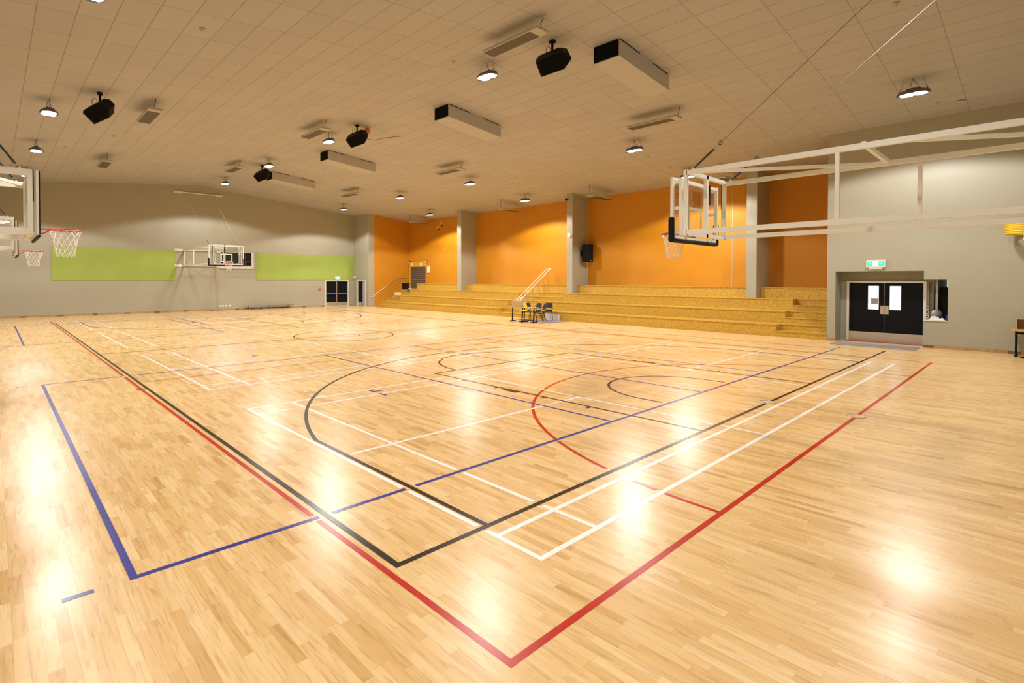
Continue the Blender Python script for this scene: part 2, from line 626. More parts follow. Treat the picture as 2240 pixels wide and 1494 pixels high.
# skirting with vent gaps
def skirting(name, axis, a, b, fixed, inward, lab):
    m_ = MB()
    L = b - a
    n = max(1, int(L / 1.5))
    g = MB()
    for i in range(n):
        s0, s1 = a + L * i / n, a + L * (i + 1) / n
        if axis == 'X':
            m_.bb(s0, s1 - .25, min(fixed, fixed + inward), max(fixed, fixed + inward), 0, .095)
            m_.bb(s1 - .25, s1, min(fixed, fixed + inward), max(fixed, fixed + inward), .075, .095)
            g.bb(s1 - .25, s1, min(fixed, fixed + inward * .6), max(fixed, fixed + inward * .6), .002, .075)
        else:
            m_.bb(min(fixed, fixed + inward), max(fixed, fixed + inward), s0, s1 - .25, 0, .095)
            m_.bb(min(fixed, fixed + inward), max(fixed, fixed + inward), s1 - .25, s1, .075, .095)
            g.bb(min(fixed, fixed + inward * .6), max(fixed, fixed + inward * .6), s1 - .25, s1, .002, .075)
    o = struct(m_.build(name, 'skirt'), lab)
    g.build('vent_slot', 'slot', o)
    return o


skirting('baseboard_far', 'X', XL, 18.54, YF, -.018, 'timber skirting with dark vent slots along the far wall')
skirting('baseboard_right', 'Y', YN, 2.54, XR, -.018, 'timber skirting with dark vent slots along the right wall')
struct(MB().bb(XR - .018, XR, 4.82, YE, 0, .095).build('baseboard_pier', 'skirt'))
struct(MB().bb(20.56, 20.93, YF - .018, YF, 0, .095).build('baseboard_corner', 'skirt'))
struct(MB().bb(20.95, 21.45, YS - .022, YS - .004, 0, .095).build('baseboard_return', 'skirt'))

# ------------------------------------------------------------------ doors
# door_1: black double door in the recess
d1 = bpy.data.objects.new('door_1', None)
COL.objects.link(d1)
d1.location = (XD, 3.62, 0)
struct(d1, 'wide black double door with two lit glass panels')
fr_ = MB()
fr_.bb(-.04, .06, .96, 1.03, 0, 2.03)
fr_.bb(-.04, .06, -1.06, -.99, 0, 2.03)
fr_.bb(-.04, .06, -.99, .96, 1.97, 2.03)
fr_.build('door_frame', 'frame', d1)
for sgn, (ya, yb), (va, vb) in ((1, (0.003, .96), (.15, .44)), (-1, (-.99, -.003), (-.43, -.14))):
    lf = MB()
    lf.bb(0, .045, ya, va, .31, 1.965)
    lf.bb(0, .045, vb, yb, .31, 1.965)
    lf.bb(0, .045, va, vb, .31, 1.08)
    lf.bb(0, .045, va, vb, 1.86, 1.965)
    lo = lf.build('door_leaf', 'black', d1)
    MB().bb(.02, .026, va, vb, 1.08, 1.86).build('glass_panel', 'pane', lo)
    MB().bb(-.002, .045, ya, yb, .015, .31).build('kick_plate', 'steel', lo)
    if sgn > 0:
        MB().bb(-.008, 0, .008, .105, .93, 1.21).build('push_plate', 'steel', lo)
        MB().bb(.012, .016, .16, .36, 1.26, 1.44).build('paper_notice', 'galv', lo)
    else:
        MB().bb(-.008, 0, -.115, -.008, .93, 1.21).build('push_plate', 'steel', lo)
MB().bb(-.012, .0, -.003, .003, 0.02, 1.96).build('meeting_strip', 'steel', d1)
MB().bb(-.30, .0, -1.0, 1.0, 0, .012).build('threshold', 'sill', d1)

# door_2: far double door with crash bars
d2 = bpy.data.objects.new('door_2', None)
COL.objects.link(d2)
d2.location = (19.55, YF, 0)
struct(d2, 'black double door with steel push bars on the far wall')
fr_ = MB()
fr_.bb(-1.0, -.93, -.03, .12, 0, 1.97)
fr_.bb(.93, 1.0, -.03, .12, 0, 1.97)
fr_.bb(-.93, .93, -.03, .12, 1.90, 1.97)
fr_.build('door_frame', 'frame', d2)
for a, b, s in ((-.93, -.03, -1), (.03, .90, 1)):
    lo = MB().bb(a, b, .10, .145, .30, 1.9).build('door_leaf', 'black', d2)
    MB().bb(a, b, .095, .145, .02, .30).build('kick_plate', 'steel', lo)
    pb = MB().bb(a + .04, b - .03, .0, .03, .93, .975)
    pb.bb(a + .04, a + .08, .03, .10, .92, .985)
    pb.bb(b - .08, b - .03, .03, .10, .92, .985)
    pb.build('push_bar', 'steel', lo)
MB().bb(-.03, .03, .07, .14, 0, 1.9).build('mullion', 'steel', d2)

# door_3: half open door of the little store (opening Y 34.97-36.22)
d3 = bpy.data.objects.new('door_3', None)
COL.objects.link(d3)
d3.location = (20.95, 34.97, 0)
struct(d3, 'single black door standing open beside the double door')
fr_ = MB()
fr_.bb(-.02, .16, -.05, .03, 0, 1.97)
fr_.bb(-.02, .16, 1.17, 1.25, 0, 1.97)
fr_.bb(-.02, .16, .03, 1.17, 1.90, 1.97)
fr_.build('door_frame', 'frame', d3)
lo = MB().bb(.06, .10, .52, 1.16, .30, 1.88).build('door_leaf', 'black', d3)
MB().bb(.05, .10, .52, 1.16, .02, .30).build('kick_plate', 'steel', lo)
MB().lathe([(.028, 0), (.03, .03), (.015, .05)], (.06, .58, 1.02), 12, Euler((0, -PI / 2, 0)).to_matrix()).build('door_knob', 'steel', lo)
MB().bb(.06, .10, .06, .50, .02, 1.88).build('side_panel', 'bluegrey', d3)

# door_4: roller shutter on the orange wall
d4 = bpy.data.objects.new('door_4', None)
COL.objects.link(d4)
d4.location = (XB, 33.25, 1.31)
struct(d4, 'dark slatted roller shutter in the orange wall')
MB().bb(-.03, 0, -1.0, 1.0, .02, 1.72).build('shutter_curtain', 'shutter', d4)
fr_ = MB()
fr_.bb(-.07, 0, 1.0, 1.16, 0, 2.1)
fr_.bb(-.07, 0, -1.08, -1.0, 0, 2.1)
fr_.bb(-.07, 0, -1.0, 1.0, 1.72, 2.1)
fr_.build('shutter_frame', mat('mustard_frame_paint', (0.62, 0.34, 0.03), 0.5, var=.03), d4)
MB().bb(-.05, -.0, -1.0, 1.0, 0, .05).build('bottom_rail', 'steel', d4)

# bright window of the room seen through the side opening
wn_ = struct(MB().bb(XD + .77, XD + .80, 1.5, 2.15, 1.80, 2.2).build('window_1', 'pane'), 'small bright window glimpsed through the side opening')
MB().bar((XD + .755, 1.75, 1.8), (XD + .755, 2.1, 2.2), .03, .03).build('glazing_bar', 'plastic', wn_)

# ================================================================== COURT LINES (parts of the floor)
LW = 0.05


class Lines:
    def __init__(s, name, m, z, lab):
        s.mb, s.name, s.m, s.z, s.lab = MB(), name, m, z, lab

    def rect(s, xa, xb_, ya, yb):
        s.z += 0.000004
        s.mb.add([(xa, ya, s.z), (xb_, ya, s.z), (xb_, yb, s.z), (xa, yb, s.z)], [(0, 1, 2, 3)])

    def hx(s, y, xa, xb_, gaps=(), w=LW):           # line along X whose outer edge starts at y
        for a, b in s.cut(xa, xb_, gaps):
            s.rect(a, b, y, y + w)

    def vy(s, x, ya, yb, gaps=(), w=LW):
        for a, b in s.cut(ya, yb, gaps):
            s.rect(x, x + w, a, b)

    @staticmethod
    def cut(a, b, gaps):
        out, cur = [], a
        for g0, g1 in sorted(gaps):
            if g1 < a or g0 > b:
                continue
            if g0 > cur:
                out.append((cur, g0))
            cur = max(cur, g1)
        if cur < b:
            out.append((cur, b))
        return out

    def arc(s, cx, cy, r, a0, a1, n=96, w=LW, gaps=()):
        s.z += 0.000004
        for i in range(n):
            t0, t1 = a0 + (a1 - a0) * i / n, a0 + (a1 - a0) * (i + 1) / n
            ym = cy + r * math.sin((t0 + t1) / 2)
            if any(g0 < ym < g1 for g0, g1 in gaps):
                continue
            vs = [(cx + rr * math.cos(t), cy + rr * math.sin(t), s.z) for t, rr in ((t0, r - w), (t0, r), (t1, r), (t1, r - w))]
            s.mb.add(vs, [(0, 1, 2, 3)])

    def done(s):
        return s.mb.build(s.name, s.m, fl, s.lab)


G = .04
# blue volleyball courts
B = Lines('volleyball_lines', 'l_blue', .0016, 'dark blue volleyball court lines')
kx, ky = 2.12, 3.12          # basketball corner
nx, ny = 2.05, 1.90          # netball corner
b1, b2, b3, b4 = 2.48, 10.51, 18.50, 26.21
bx = 2.96
for i, (vy0, L_) in enumerate(((4.22, 9.0), (21.40, 9.0))):
    gp = [(kx - G, kx + LW + G), (3.03 - G, 3.08 + G)] if i == 0 else []
    B.hx(vy0, .68, 18.68, gp)
    B.hx(vy0 + L_ - LW, .68, 18.68, [(kx - G, kx + LW + G), (nx - G, nx + LW)] if i == 0 else [])
    B.vy(.68, vy0, vy0 + L_)
    B.vy(18.63, vy0, vy0 + L_)
    for xx in (6.62, 9.60, 12.64):
        B.vy(xx, vy0 + LW, vy0 + L_ - LW, [(10.68, 10.90)] if xx == 6.62 and i == 0 else [])
    for ye in (vy0, vy0 + L_ - LW):
        B.hx(ye, .31, .48)
        B.hx(ye, 18.88, 19.05)
for yy in (7.91, 14.24, 20.28, 25.4):
    B.vy(5.14, yy, yy + .22)
    B.vy(13.98, yy, yy + .22)
B.vy(5.14, 8.31, 8.53)
B.hx(8.30, 5.14, 5.37)
B.hx(14.40, 5.14, 5.34)
B.done()
# black basketball court
K = Lines('basketball_lines', 'l_black', .0024, 'near black basketball court lines')
K.hx(ky, kx, 19.10)
K.vy(kx, ky, ky + 28)
K.vy(kx + 14.95, ky, ky + 28)
K.hx(ky + 27.95, kx, kx + 15)
K.hx(17.44, kx - .14, kx + 15.15)
KC = 9.58
K.arc(KC, 17.46, 1.8, 0, 2 * PI)
for sy, y0 in ((1, ky), (-1, ky + 28)):
    yb = y0 + sy * 1.575
    R3 = 6.75
    dx = 6.55
    yj = yb + sy * math.sqrt(R3 ** 2 - dx ** 2)
    for xx in (KC - dx, KC + dx - LW):
        K.vy(xx, min(y0, yj), max(y0, yj))
    a = math.asin(math.sqrt(R3 ** 2 - dx ** 2) / R3)
    if sy > 0:
        K.arc(KC, yb, R3, a, PI - a, 128)
    else:
        K.arc(KC, yb, R3, PI + a, 2 * PI - a, 128)
    ft = y0 + sy * 5.95
    for xx in (KC - 2.45, KC + 2.40):
        K.vy(xx, min(y0, ft), max(y0, ft))
    K.hx(min(ft, ft - sy * LW), KC - 2.45, KC + 2.45)
    K.arc(KC, ft, 1.8, 0 if sy > 0 else PI, PI if sy > 0 else 2 * PI, 64)
    K.arc(KC, yb, 1.3, 0 if sy > 0 else PI, PI if sy > 0 else 2 * PI, 64)
    K.vy(KC - 1.3, min(yb, yb - sy * .35), max(yb, yb - sy * .35))
    K.vy(KC + 1.25, min(yb, yb - sy * .35), max(yb, yb - sy * .35))
    for xa, xb_ in ((KC - 2.55, KC - 2.45), (KC + 2.45, KC + 2.55)):
        for q in (1.85, 2.80, 3.95, 4.90):
            K.rect(xa, xb_, y0 + sy * q - .025, y0 + sy * q + .025)
        K.rect(xa, xb_, min(y0 + sy * 3.40, y0 + sy * 3.75), max(y0 + sy * 3.40, y0 + sy * 3.75))
K.hx(11.43, kx - .15, kx)
K.done()
# red netball court
N = Lines('netball_lines', 'l_red', .0008, 'red netball court lines')
N.vy(nx - .03, ny, ny + 30.5, [(4.19, 4.30), (13.13, 13.26)])
N.vy(nx + 15.2, ny, ny + 30.5)
N.hx(ny, nx, nx + 15.25, [(9.55, 9.68)])
N.hx(ny + 30.45, nx, nx + 15.25)
for yy in (ny + 10.27, ny + 20.2):
    N.hx(yy, nx + .2, nx + 15.2)
NC = nx + 7.58
N.arc(NC, ny, 4.9, 0, PI, 160, gaps=[(2.44, 2.57), (2.90, 3.03), (3.06, 3.20), (4.19, 4.30)])
N.arc(NC, ny + 30.5, 4.9, PI, 2 * PI, 96)
N.arc(NC, 17.3, .45, 0, 2 * PI, 48)
N.done()
# white badminton courts
Wt = Lines('badminton_lines', 'l_white', .0012, 'white badminton court lines')
gx_all = [(ky - .03, ky + LW + .03), (4.19, 4.30)]
for y0 in (b1, b2, b3, b4):
    y1 = y0 + 6.1
    near = y0 == b1
    g3 = []
    for yy in (y0, y1 - LW):
        Wt.hx(yy, bx, bx + 13.4, [(3.41, 3.52)] if near and yy > b1 else [])
    for yy in (y0 + .46, y1 - .46 - LW):
        Wt.hx(yy, bx + LW, bx + 13.35, [(3.52, 3.66)] if near and yy > 5 else [])
    for xx in (bx, bx + 13.35):
        Wt.vy(xx, y0, y1, gx_all if near else [])
    for xx in (bx + .72, bx + 13.4 - .77):
        Wt.vy(xx, y0 + .02, y1, (gx_all + [(8.02, 8.12)]) if near else [])
    for xx in (bx + 4.62, bx + 8.70):
        Wt.vy(xx, y0, y1, gx_all if near else [])
    ym = y0 + 3.05 - LW / 2
    Wt.hx(ym, bx + LW, bx + 4.64, [(3.0, 3.13)] if near else [])
    Wt.hx(ym, bx + 8.72, bx + 13.35)
Wt.done()
Yl = Lines('tape_marks', 'l_yellow', .003, 'short yellow tape marks')
Yl.vy(6.38, 12.34, 12.96, w=.09)
Yl.vy(6.38, 11.72, 12.22, w=.09)
Yl.hx(12.26, 5.42, 5.56, w=.09)
Yl.done()
for (x_, y_) in ((9.64, 3.15), (9.64, 1.93)):
    pts = [(x_ + .115 * math.cos(t * PI / 16), y_ + .115 * math.sin(t * PI / 16), .004) for t in range(32)]
    MB().path(pts, .006, 6, closed=True).build('floor_socket_ring', 'steel', fl)
    MB().lathe([(.108, .0026), (.108, .0036)], (x_, y_, 0), 32).build('floor_socket_cap', 'floor', fl)

# ================================================================== TIERED SEATING
ts = thing('tiered_seating', 'long yellow chipboard tiered seating along the orange wall', 'bleacher', (XR, 0, 0))
LV = [(.435, 0.0), (.87, .94), (1.31, 1.84), (1.745, 2.74)]
Y0S, Y1S = YE + .006, 33.62
AIS = [(Y0S, 6.62), (17.72, 20.95), (31.85, Y1S)]
tops = [0] + [z for z, _ in LV]
for i, (z, xo) in enumerate(LV):
    xe = XB - XR - .006
    xn = LV[i + 1][1] if i < 3 else xe
    m_ = MB()
    segs = []
    cur = Y0S
    if i < 3:
        for a, b in AIS:
            if a > cur:
                segs.append((cur, a))
            cur = b
    else:
        segs = [(Y0S, 8.09), (8.51, 17.42), (17.81, 26.59), (27.01, 32.2)]
        # (pillars stand on the third tier)
    for a, b in segs:
        m_.bb(xo, xe, a, b, tops[i], z)
        m_.bb(xo - .03, xo, a, b, z - .03, z)          # nosing
    if i < 3:
        for a, b in AIS:                               # the tier runs on behind the step recess
            m_.bb(xo + .46, xe, a, b, tops[i], z)
            m_.bb(xo + .43, xo + .46, a, b, z - .03, z)
    if i == 2:                                         # landing before the shutter
        m_.bb(3.0, xe, Y1S, YS - .012, 0, z)
    m_.build('tier', 'chip', ts)
    if i < 3:
        zh = (tops[i] + z) / 2
        for a, b in AIS:
            s_ = MB()
            s_.bb(xo, xo + .455, a, b, tops[i], zh)
            s_.bb(xo - .03, xo, a, b, zh - .03, zh)
            s_.build('step', 'chip', ts)


def railing():
    t = thing('stair_railing', 'slanting white twin-rail handrail up the middle seat steps', 'railing', (XR, 19.6, 0))
    for dy in (-.13, .13):
        pts = [(.15, dy, .82), (.35, dy, .92), (2.85, dy, 2.63), (3.0, dy, 2.66)]
        MB().path(pts, .02, 8).build('rail', 'white', t)
    e = MB().path([(3.0, -.13, 2.66), (3.05, -.07, 2.67), (3.05, .07, 2.67), (3.0, .13, 2.66)], .02, 8)
    e.build('rail_end', 'white', t)
    for x in (.55, 1.05, 1.55, 2.05, 2.5, 2.88):
        zb = 0
        for i, (z, xo) in enumerate(LV):
            if x >= xo:
                zb = (tops[i] + z) / 2 if i < 3 else z
            if i < 3 and x >= xo + .46:
                zb = z
        zt_ = .92 + (x - .35) * (2.63 - .92) / 2.5
        MB().tube((x, 0, zb), (x, 0, zt_ - .02), .014, 8).build('post', 'steel', t)
        MB().tube((x, -.13, zt_), (x, .13, zt_), .009, 6).build('rail_bracket', 'steel', t)
    return t


railing()
hr = thing('wall_handrail', 'steel handrail climbing the orange side wall', 'handrail', (21.1, YS, 0))
MB().path([(.10, -.09, .70), (.20, -.09, .78), (2.30, -.09, 2.12), (2.42, -.09, 2.16), (3.25, -.09, 2.16)], .022, 8).build('rail', 'steel', hr)
MB().path([(.10, -.09, .70), (-.05, -.07, .70), (-.10, -.005, .70)], .02, 8).build('rail_end', 'steel', hr)
for x, z in ((.45, .94), (1.35, 1.51), (2.25, 2.09), (3.1, 2.16)):
    MB().path([(x, 0, z - .09), (x, -.06, z - .09), (x, -.09, z - .01)], .009, 6).build('bracket', 'steel', hr)


# ================================================================== CEILING LAMPS
def lamp_proto():
    t = thing('high_bay_lamp', '', 'lamp', (0, 0, 0), 0, 'LED high bay lamps')
    def oval(prof, m_, nm, n=28):
        o = MB().lathe(prof, (0, 0, 0), n)
        o.v = [Vector((p.x, p.y * 1.62, p.z)) for p in o.v]
        return o.build(nm, m_, t)
    oval([(.10, -.31), (.17, -.325), (.205, -.35), (.218, -.385), (.218, -.415), (.203, -.415), (.203, -.40), (.01, -.40)], 'lamp_body', 'housing')
    fins = MB()
    for k in range(-6, 7):
        fins.box((0, k * .046, -.318), (.30 * math.sqrt(max(.1, 1 - (k / 7.2) ** 2)), .010, .032))
    fins.build('cooling_fins', 'lamp_body', t)
    MB().bev((0, .0, -.285), (.13, .30, .07), .02).build('driver_box', 'lamp_body', t)
    for s in (-1, 1):
        pl = [(-.125, .012), (.125, .012), (.165, .05), (.165, .17), (.11, .27), (-.11, .27), (-.165, .17), (-.165, .05)]
        MB().prism([(x, s * y) for x, y in pl], 'Z', -.409, -.402).build('led_panel', 'lamp_led', t)
    for s in (-1, 1):
        wv = MB().tube((0, s * .27, -.35), (0, s * .20, 0), .003, 5)
        wv.tube((.1, s * .30, -.35), (0, s * .27, -.22), .003, 5)
        wv.tube((-.1, s * .30, -.35), (0, s * .27, -.22), .003, 5)
        wv.build('hanger_wire', 'wire', t)
    MB().path([(.02, .05, -.29), (.05, .08, -.2), (.03, .04, -.08), (.02, .02, 0)], .006, 6).build('power_cord', 'wire', t)
    MB().path([(-.02, -.12, -.29), (-.06, -.10, -.2), (-.03, -.02, -.08), (-.02, 0, 0)], .006, 6).build('power_cord', 'wire', t)
    ld = bpy.data.lights.new('led_light', 'SPOT')
    ld.spot_size = math.radians(145)
    ld.spot_blend = 0.10
    ld.shadow_soft_size = .22
    ld.energy = LAMP_W
    ld.color = LAMP_COL
    lo = bpy.data.objects.new('led_light', ld)
    COL.objects.link(lo)
    lo.parent = t
    lo.location = (0, 0, -.60)
    return t


LAMPS = [
    (10.09, 10.44, 'glaring ceiling lamp hung beside the nearest grey panel heater'),
    (1.28, 10.78, 'ceiling lamp cut off by the top left edge of the photo'),
    (1.25, 19.45, 'lit ceiling lamp left of the leftmost black ceiling speaker'),
    (1.25, 25.46, 'lit ceiling lamp above the nearer left basketball hoop'),
    (1.20, 31.90, 'small lit lamp glimpsed behind the nearer left backboard frame'),
    (10.13, 19.72, 'lit lamp just above the third white duct from the front'),
    (10.12, 25.95, 'lit lamp touching the farthest black ceiling speaker in view'),
    (10.10, 32.48, 'lit lamp close above the far beige wall near the ridge'),
    (17.72, 2.40, 'twin panel lamp above the right wall, nearest the right edge'),
    (17.77, 10.46, 'lit lamp hanging between the long heater and the right hoop'),
    (17.88, 19.75, 'lit lamp right of the fourth heater, over mid court'),
    (17.88, 25.92, 'lit lamp straight below the middle of the far ceiling slope'),
    (17.95, 32.84, 'lit lamp nearest the far right corner of the beige wall'),
    (22.10, 10.45, 'lamp over the seats half hidden by the right backboard frame'),
    (22.10, 19.82, 'lit lamp against the orange wall between pillars'),
    (22.17, 28.58, 'lit lamp over the seats beside the farthest wing heater'),
    (10.10, 2.40, 'ceiling lamp overhead right of the camera, outside the photo'),
    (1.28, 2.40, 'ceiling lamp straight over the camera, outside the photo'),
]
proto = lamp_proto()
for i, (x, y, lab) in enumerate(LAMPS):
    if i == 0:
        proto.location = (x, y, cz(x))
        proto['label'] = lab
    else:
        dup(proto, (x, y, cz(x)), None, lab)


# ================================================================== HEATERS
def heater_proto(drop, rod, name='panel_heater', grp='grey panel heaters'):
    t = thing(name, '', 'heater', (0, 0, 0), 0, grp)
    L = 1.75
    MB().bev((0, L / 2, -drop), (.40, L, .07), .014).build('casing', 'heater', t)
    MB().bb(-.17, .17, .24, L - .015, -drop - .041, -drop - .033).build('element_panel', 'heater_face', t)
    hy = (.30, L - .30)
    for y in hy:
        b_ = MB()
        b_.box((0, y, -drop + .045), (.06, .03, .03))
        if rod:
            b_.tube((0, y, -drop + .05), (0, y, -.005), .006, 6)
        else:
            b_.tube((-.10, y, -drop + .03), (0, y, -drop + .17), .0025, 4)
            b_.tube((.10, y, -drop + .03), (0, y, -drop + .17), .0025, 4)
            b_.tube((0, y, -drop + .17), (0, y, -.005), .0025, 4)
        b_.build('hanger', 'rope', t)
    MB().path([(.0, .05, -drop + .03), (-.03, .04, -drop * .6), (.0, .0, -drop * .3), (0, 0, -.012)], .009, 6).build('power_cord', 'wire', t)
    MB().lathe([(.05, -.02), (.05, -.002)], (0, 0, 0), 16).build('ceiling_rose', 'heater', t)
    return t


H = [
    (9.18, 7.70, 'large panel heater nearest the top edge, beside black speaker'),
    (9.24, 18.20, 'panel heater hung just above the lamp over the third duct'),
    (9.19, 27.20, 'small panel heater left of the farthest ceiling speaker'),
    (3.66, 18.05, 'panel heater right of the leftmost black ceiling speaker'),
    (3.72, 27.29, 'panel heater farthest left on the ceiling'),
    (15.90, 7.80, 'long panel heater above the lamp left of the right hoop'),
    (15.94, 18.13, 'panel heater directly above the fourth row lamp at mid ceiling'),
    (15.94, 27.42, 'panel heater beside the far lamp above the beige corner'),
]
hp = heater_proto(.31, False)
for i, (x, y, lab) in enumerate(H):
    z = cz(x) - .002
    if i == 0:
        hp.location = (x, y, z)
        hp['label'] = lab
    else:
        dup(hp, (x, y, z), None, lab)
H2 = [
    (22.19, 9.15, 'wing heater over the seats behind the right backboard frame'),
    (22.27, 15.60, 'wing heater over the seats right of the speaker pillar'),
    (22.44, 22.05, 'wing heater over the seats left of the middle bay lamp'),
    (22.64, 31.50, 'wing heater in the far corner above the roller shutter'),
]
wp = heater_proto(.55, True, 'wing_heater', 'pale heaters over the seats')
for i, (x, y, lab) in enumerate(H2):
    z = cz(x) - .004
    if i == 0:
        wp.location = (x, y, z)
        wp.rotation_euler = (0, 0, -PI / 2)
        wp['label'] = lab
    else:
        dup(wp, (x, y, z), -PI / 2, lab)

# ================================================================== DUCT BOXES
DU = [(7.05, 'largest white ceiling duct box with black open end, nearest right'),
      (13.50, 'second white duct box from the front, black open end'),
      (22.00, 'third white duct box from the front, small black end'),
      (28.40, 'farthest white duct box, partly behind a ceiling speaker')]
XA, XC = 11.25, 13.75
for i, (y, lab) in enumerate(DU):
    if i == 0:
        dp = thing('duct_box', lab, 'duct', (XA, y, cz(XA)), 0, 'white duct boxes under the ceiling')
        dz = -SL * (XC - XA)
        WY, DZ = .74, .43
        MB().prism([(.015, -.003 - SL * .015), (XC - XA, dz - .003), (XC - XA, dz - DZ), (.015, -DZ)], 'Y', 0, WY).build('duct_body', 'duct', dp)
        MB().bb(-.003, .014, .02, WY - .02, -DZ + .02, -.02).build('grille', 'hole', dp, 'black open end')
        for a, b in ((.05, .95), (1.62, 2.42)):
            MB().prism([(a, -SL * a - .004), (b, -SL * b - .004), (b, -SL * b - .024), (a, -SL * a - .024)], 'Y', -.006, .002).build('air_slot', 'hole', dp)
    else:
        dup(dp, (XA, y, cz(XA)), None, lab)


# ================================================================== CEILING SPEAKERS
def speaker_proto():
    t = thing('ceiling_speaker', '', 'loudspeaker', (0, 0, 0), 0, 'black speakers hung from the ceiling')
    # cabinet: wedge-shaped loudspeaker, tilted down towards the seats
    n_ = Vector((-.50, -.56, -.66)).normalized()
    rr = Vector((.74, -.67, 0)).normalized()
    uu = rr.cross(-n_).normalized()
    if uu.z < 0:
        uu = -uu
    sec = [(-.43, .02), (-.37, .10), (.18, .31), (.345, .28), (.44, .12), (.28, -.13), (-.28, -.32)]
    c0 = Vector((.02, 0, -.52))
    lay = []
    for dd, k in ((.16, 1.0), (-.10, .96), (-.24, .72)):
        lay.append([c0 + n_ * dd + rr * (x * k) + uu * (y * k + (1 - k) * .1) for x, y in sec])
    q = len(sec)
    vs = [p for l in lay for p in l]
    fs = [tuple(range(q)), tuple(range(3 * q - 1, 2 * q - 1, -1))]
    for l in range(2):
        fs += [(l * q + a, l * q + (a + 1) % q, (l + 1) * q + (a + 1) % q, (l + 1) * q + a) for a in range(q)]
    MB().add(vs, fs).build('cabinet', 'plastic', t)
    g = [c0 + n_ * .163 + rr * (x * .86) + uu * (y * .86) for x, y in sec]
    g2 = [p + n_ * .006 for p in g]
    MB().add(g + g2, [tuple(range(q)), tuple(range(2 * q - 1, q - 1, -1))] + [(a, (a + 1) % q, (a + 1) % q + q, a + q) for a in range(q)]).build('front_grille', 'hole', t)
    MB().tube((0, 0, -.30), (0, 0, -.06), .03, 10).bb(-.06, .06, -.06, .06, -.07, -.015).build('mount_bracket', 'plastic', t)
    MB().path([(-.05, 0, -.26), (-.12, 0, -.18), (-.18, .03, -.22), (-.17, .05, -.34)], .007, 6).build('cable_loop', 'plastic', t)
    return t


sp_ = speaker_proto()
SP = [(10.33, 8.36, -.05, 'large black ceiling speaker between nearest heater and duct'),
      (2.29, 18.10, -.08, 'leftmost black ceiling speaker'),
      (10.41, 17.96, -.05, 'black ceiling speaker with an orange ball behind it'),
      (10.42, 27.62, -.08, 'small black ceiling speaker beside a bright lamp')]
for i, (x, y, rz, lab) in enumerate(SP):
    if i == 0:
        sp_.location = (x, y, cz(x))
        sp_.rotation_euler = (0, 0, rz)
        sp_['label'] = lab
    else:
        dup(sp_, (x, y, cz(x)), rz, lab)
bl = thing('trapped_ball', 'orange basketball stuck above the middle ceiling speaker', 'ball', (10.80, 17.85, cz(10.80) - .15))
MB().lathe([(.12 * math.sin(PI * k / 12), -.12 * math.cos(PI * k / 12)) for k in range(13)], (0, 0, 0), 20).build('ball_skin', mat('orange_rubber', (.72, .22, .02), .6, var=.1), bl)
for k in range(2):
    pts = [Euler((0, 0, k * PI / 2)).to_matrix() @ Vector((.121 * math.cos(t * PI / 12), 0, .121 * math.sin(t * PI / 12))) for t in range(24)]
    MB().path(pts, .003, 4, closed=True).build('seam', 'plastic', bl)
tag(MB().path([(10.80, 18.30, cz(10.80) - .34), (11.15, 17.9, cz(11.15) - .40), (11.55, 17.75, cz(11.55) - .22), (12.2, 17.6, cz(12.2) - .012)], .008, 6).build('speaker_cable', 'plastic'),
    'black cable running from the ball speaker to the ceiling', 'cable')

# small ceiling detectors
DET = [(2.18, 26.42, 'small ceiling sensor left of the far left heater'), (3.42, 23.70, 'ceiling sensor between the two left heaters'),
       (3.42, 32.74, 'ceiling sensor beyond the far left heater'), (9.51, 26.28, 'ceiling sensor beside the small heater near ridge'),
       (13.85, 32.76, 'ceiling sensor between farthest duct and beige wall'), (9.34, 11.0, 'round ceiling detector left of the brightest lamp'),
       (3.38, 12.29, 'round ceiling detector near the top left lamp'), (19.80, 11.05, 'ceiling sensor right of the lamp by the long heater'),
       (20.14, 26.67, 'ceiling sensor between the two far mid ceiling lamps'), (20.04, 18.87, 'ceiling sensor left of the orange wall top'),
       (21.72, 11.09, 'ceiling sensor just left of the right hoop frame'), (19.83, 2.19, 'round detector beside the twin panel lamp'),
       (13.61, 2.15, 'detector with a red light at the top right edge')]
for i, (x, y, lab) in enumerate(DET):
    if i == 0:
        de = thing('ceiling_detector', lab, 'smoke detector', (x, y, cz(x)), 0, 'small round ceiling detectors')
        MB().lathe([(.03, -.055), (.045, -.045), (.05, -.03), (.07, -.018), (.07, .006)], (0, 0, 0), 16).build('detector_base', 'heater', de)
        MB().lathe([(.022, -.064), (.03, -.056)], (0, 0, 0), 12).build('sensor_head', 'galv', de)
    else:
        dup(de, (x, y, cz(x)), None, lab)
cs_ = MB().lathe([(.115, -.008), (.12, 0.004)], (0, 0, 0), 24).build('ceiling_disc', 'duct')
cs_.location = (20.05, 1.70, cz(20.05) - .012)
tag(cs_, 'flat round cover on the ceiling above the right wall', 'vent')


# ================================================================== BASKETBALL HOOPS
def net_mesh(r0, r1, h, n=12, rows=5, t=.004):
    m_ = MB()
    lev = []
    for i in range(rows + 1):
        f = i / rows
        r = r0 + (r1 - r0) * (f ** .55)
        z = -h * f
        off = .5 if i % 2 else 0
        lev.append([Vector((r * math.cos(2 * PI * (k + off) / n), r * math.sin(2 * PI * (k + off) / n), z - (.012 * ((k * 7) % 3)))) for k in range(n)])
    lev[0] = [Vector((r0 * math.cos(2 * PI * k / n), r0 * math.sin(2 * PI * k / n), .0)) for k in range(n)]
    for i in range(rows):
        for k in range(n):
            a = lev[i][k]
            if i % 2 == 0:
                bs = (lev[i + 1][k], lev[i + 1][(k - 1) % n])
            else:
                bs = (lev[i + 1][k], lev[i + 1][(k + 1) % n])
            for b in bs:
                m_.tube(a, b, t, 4, cap=False)
    return m_


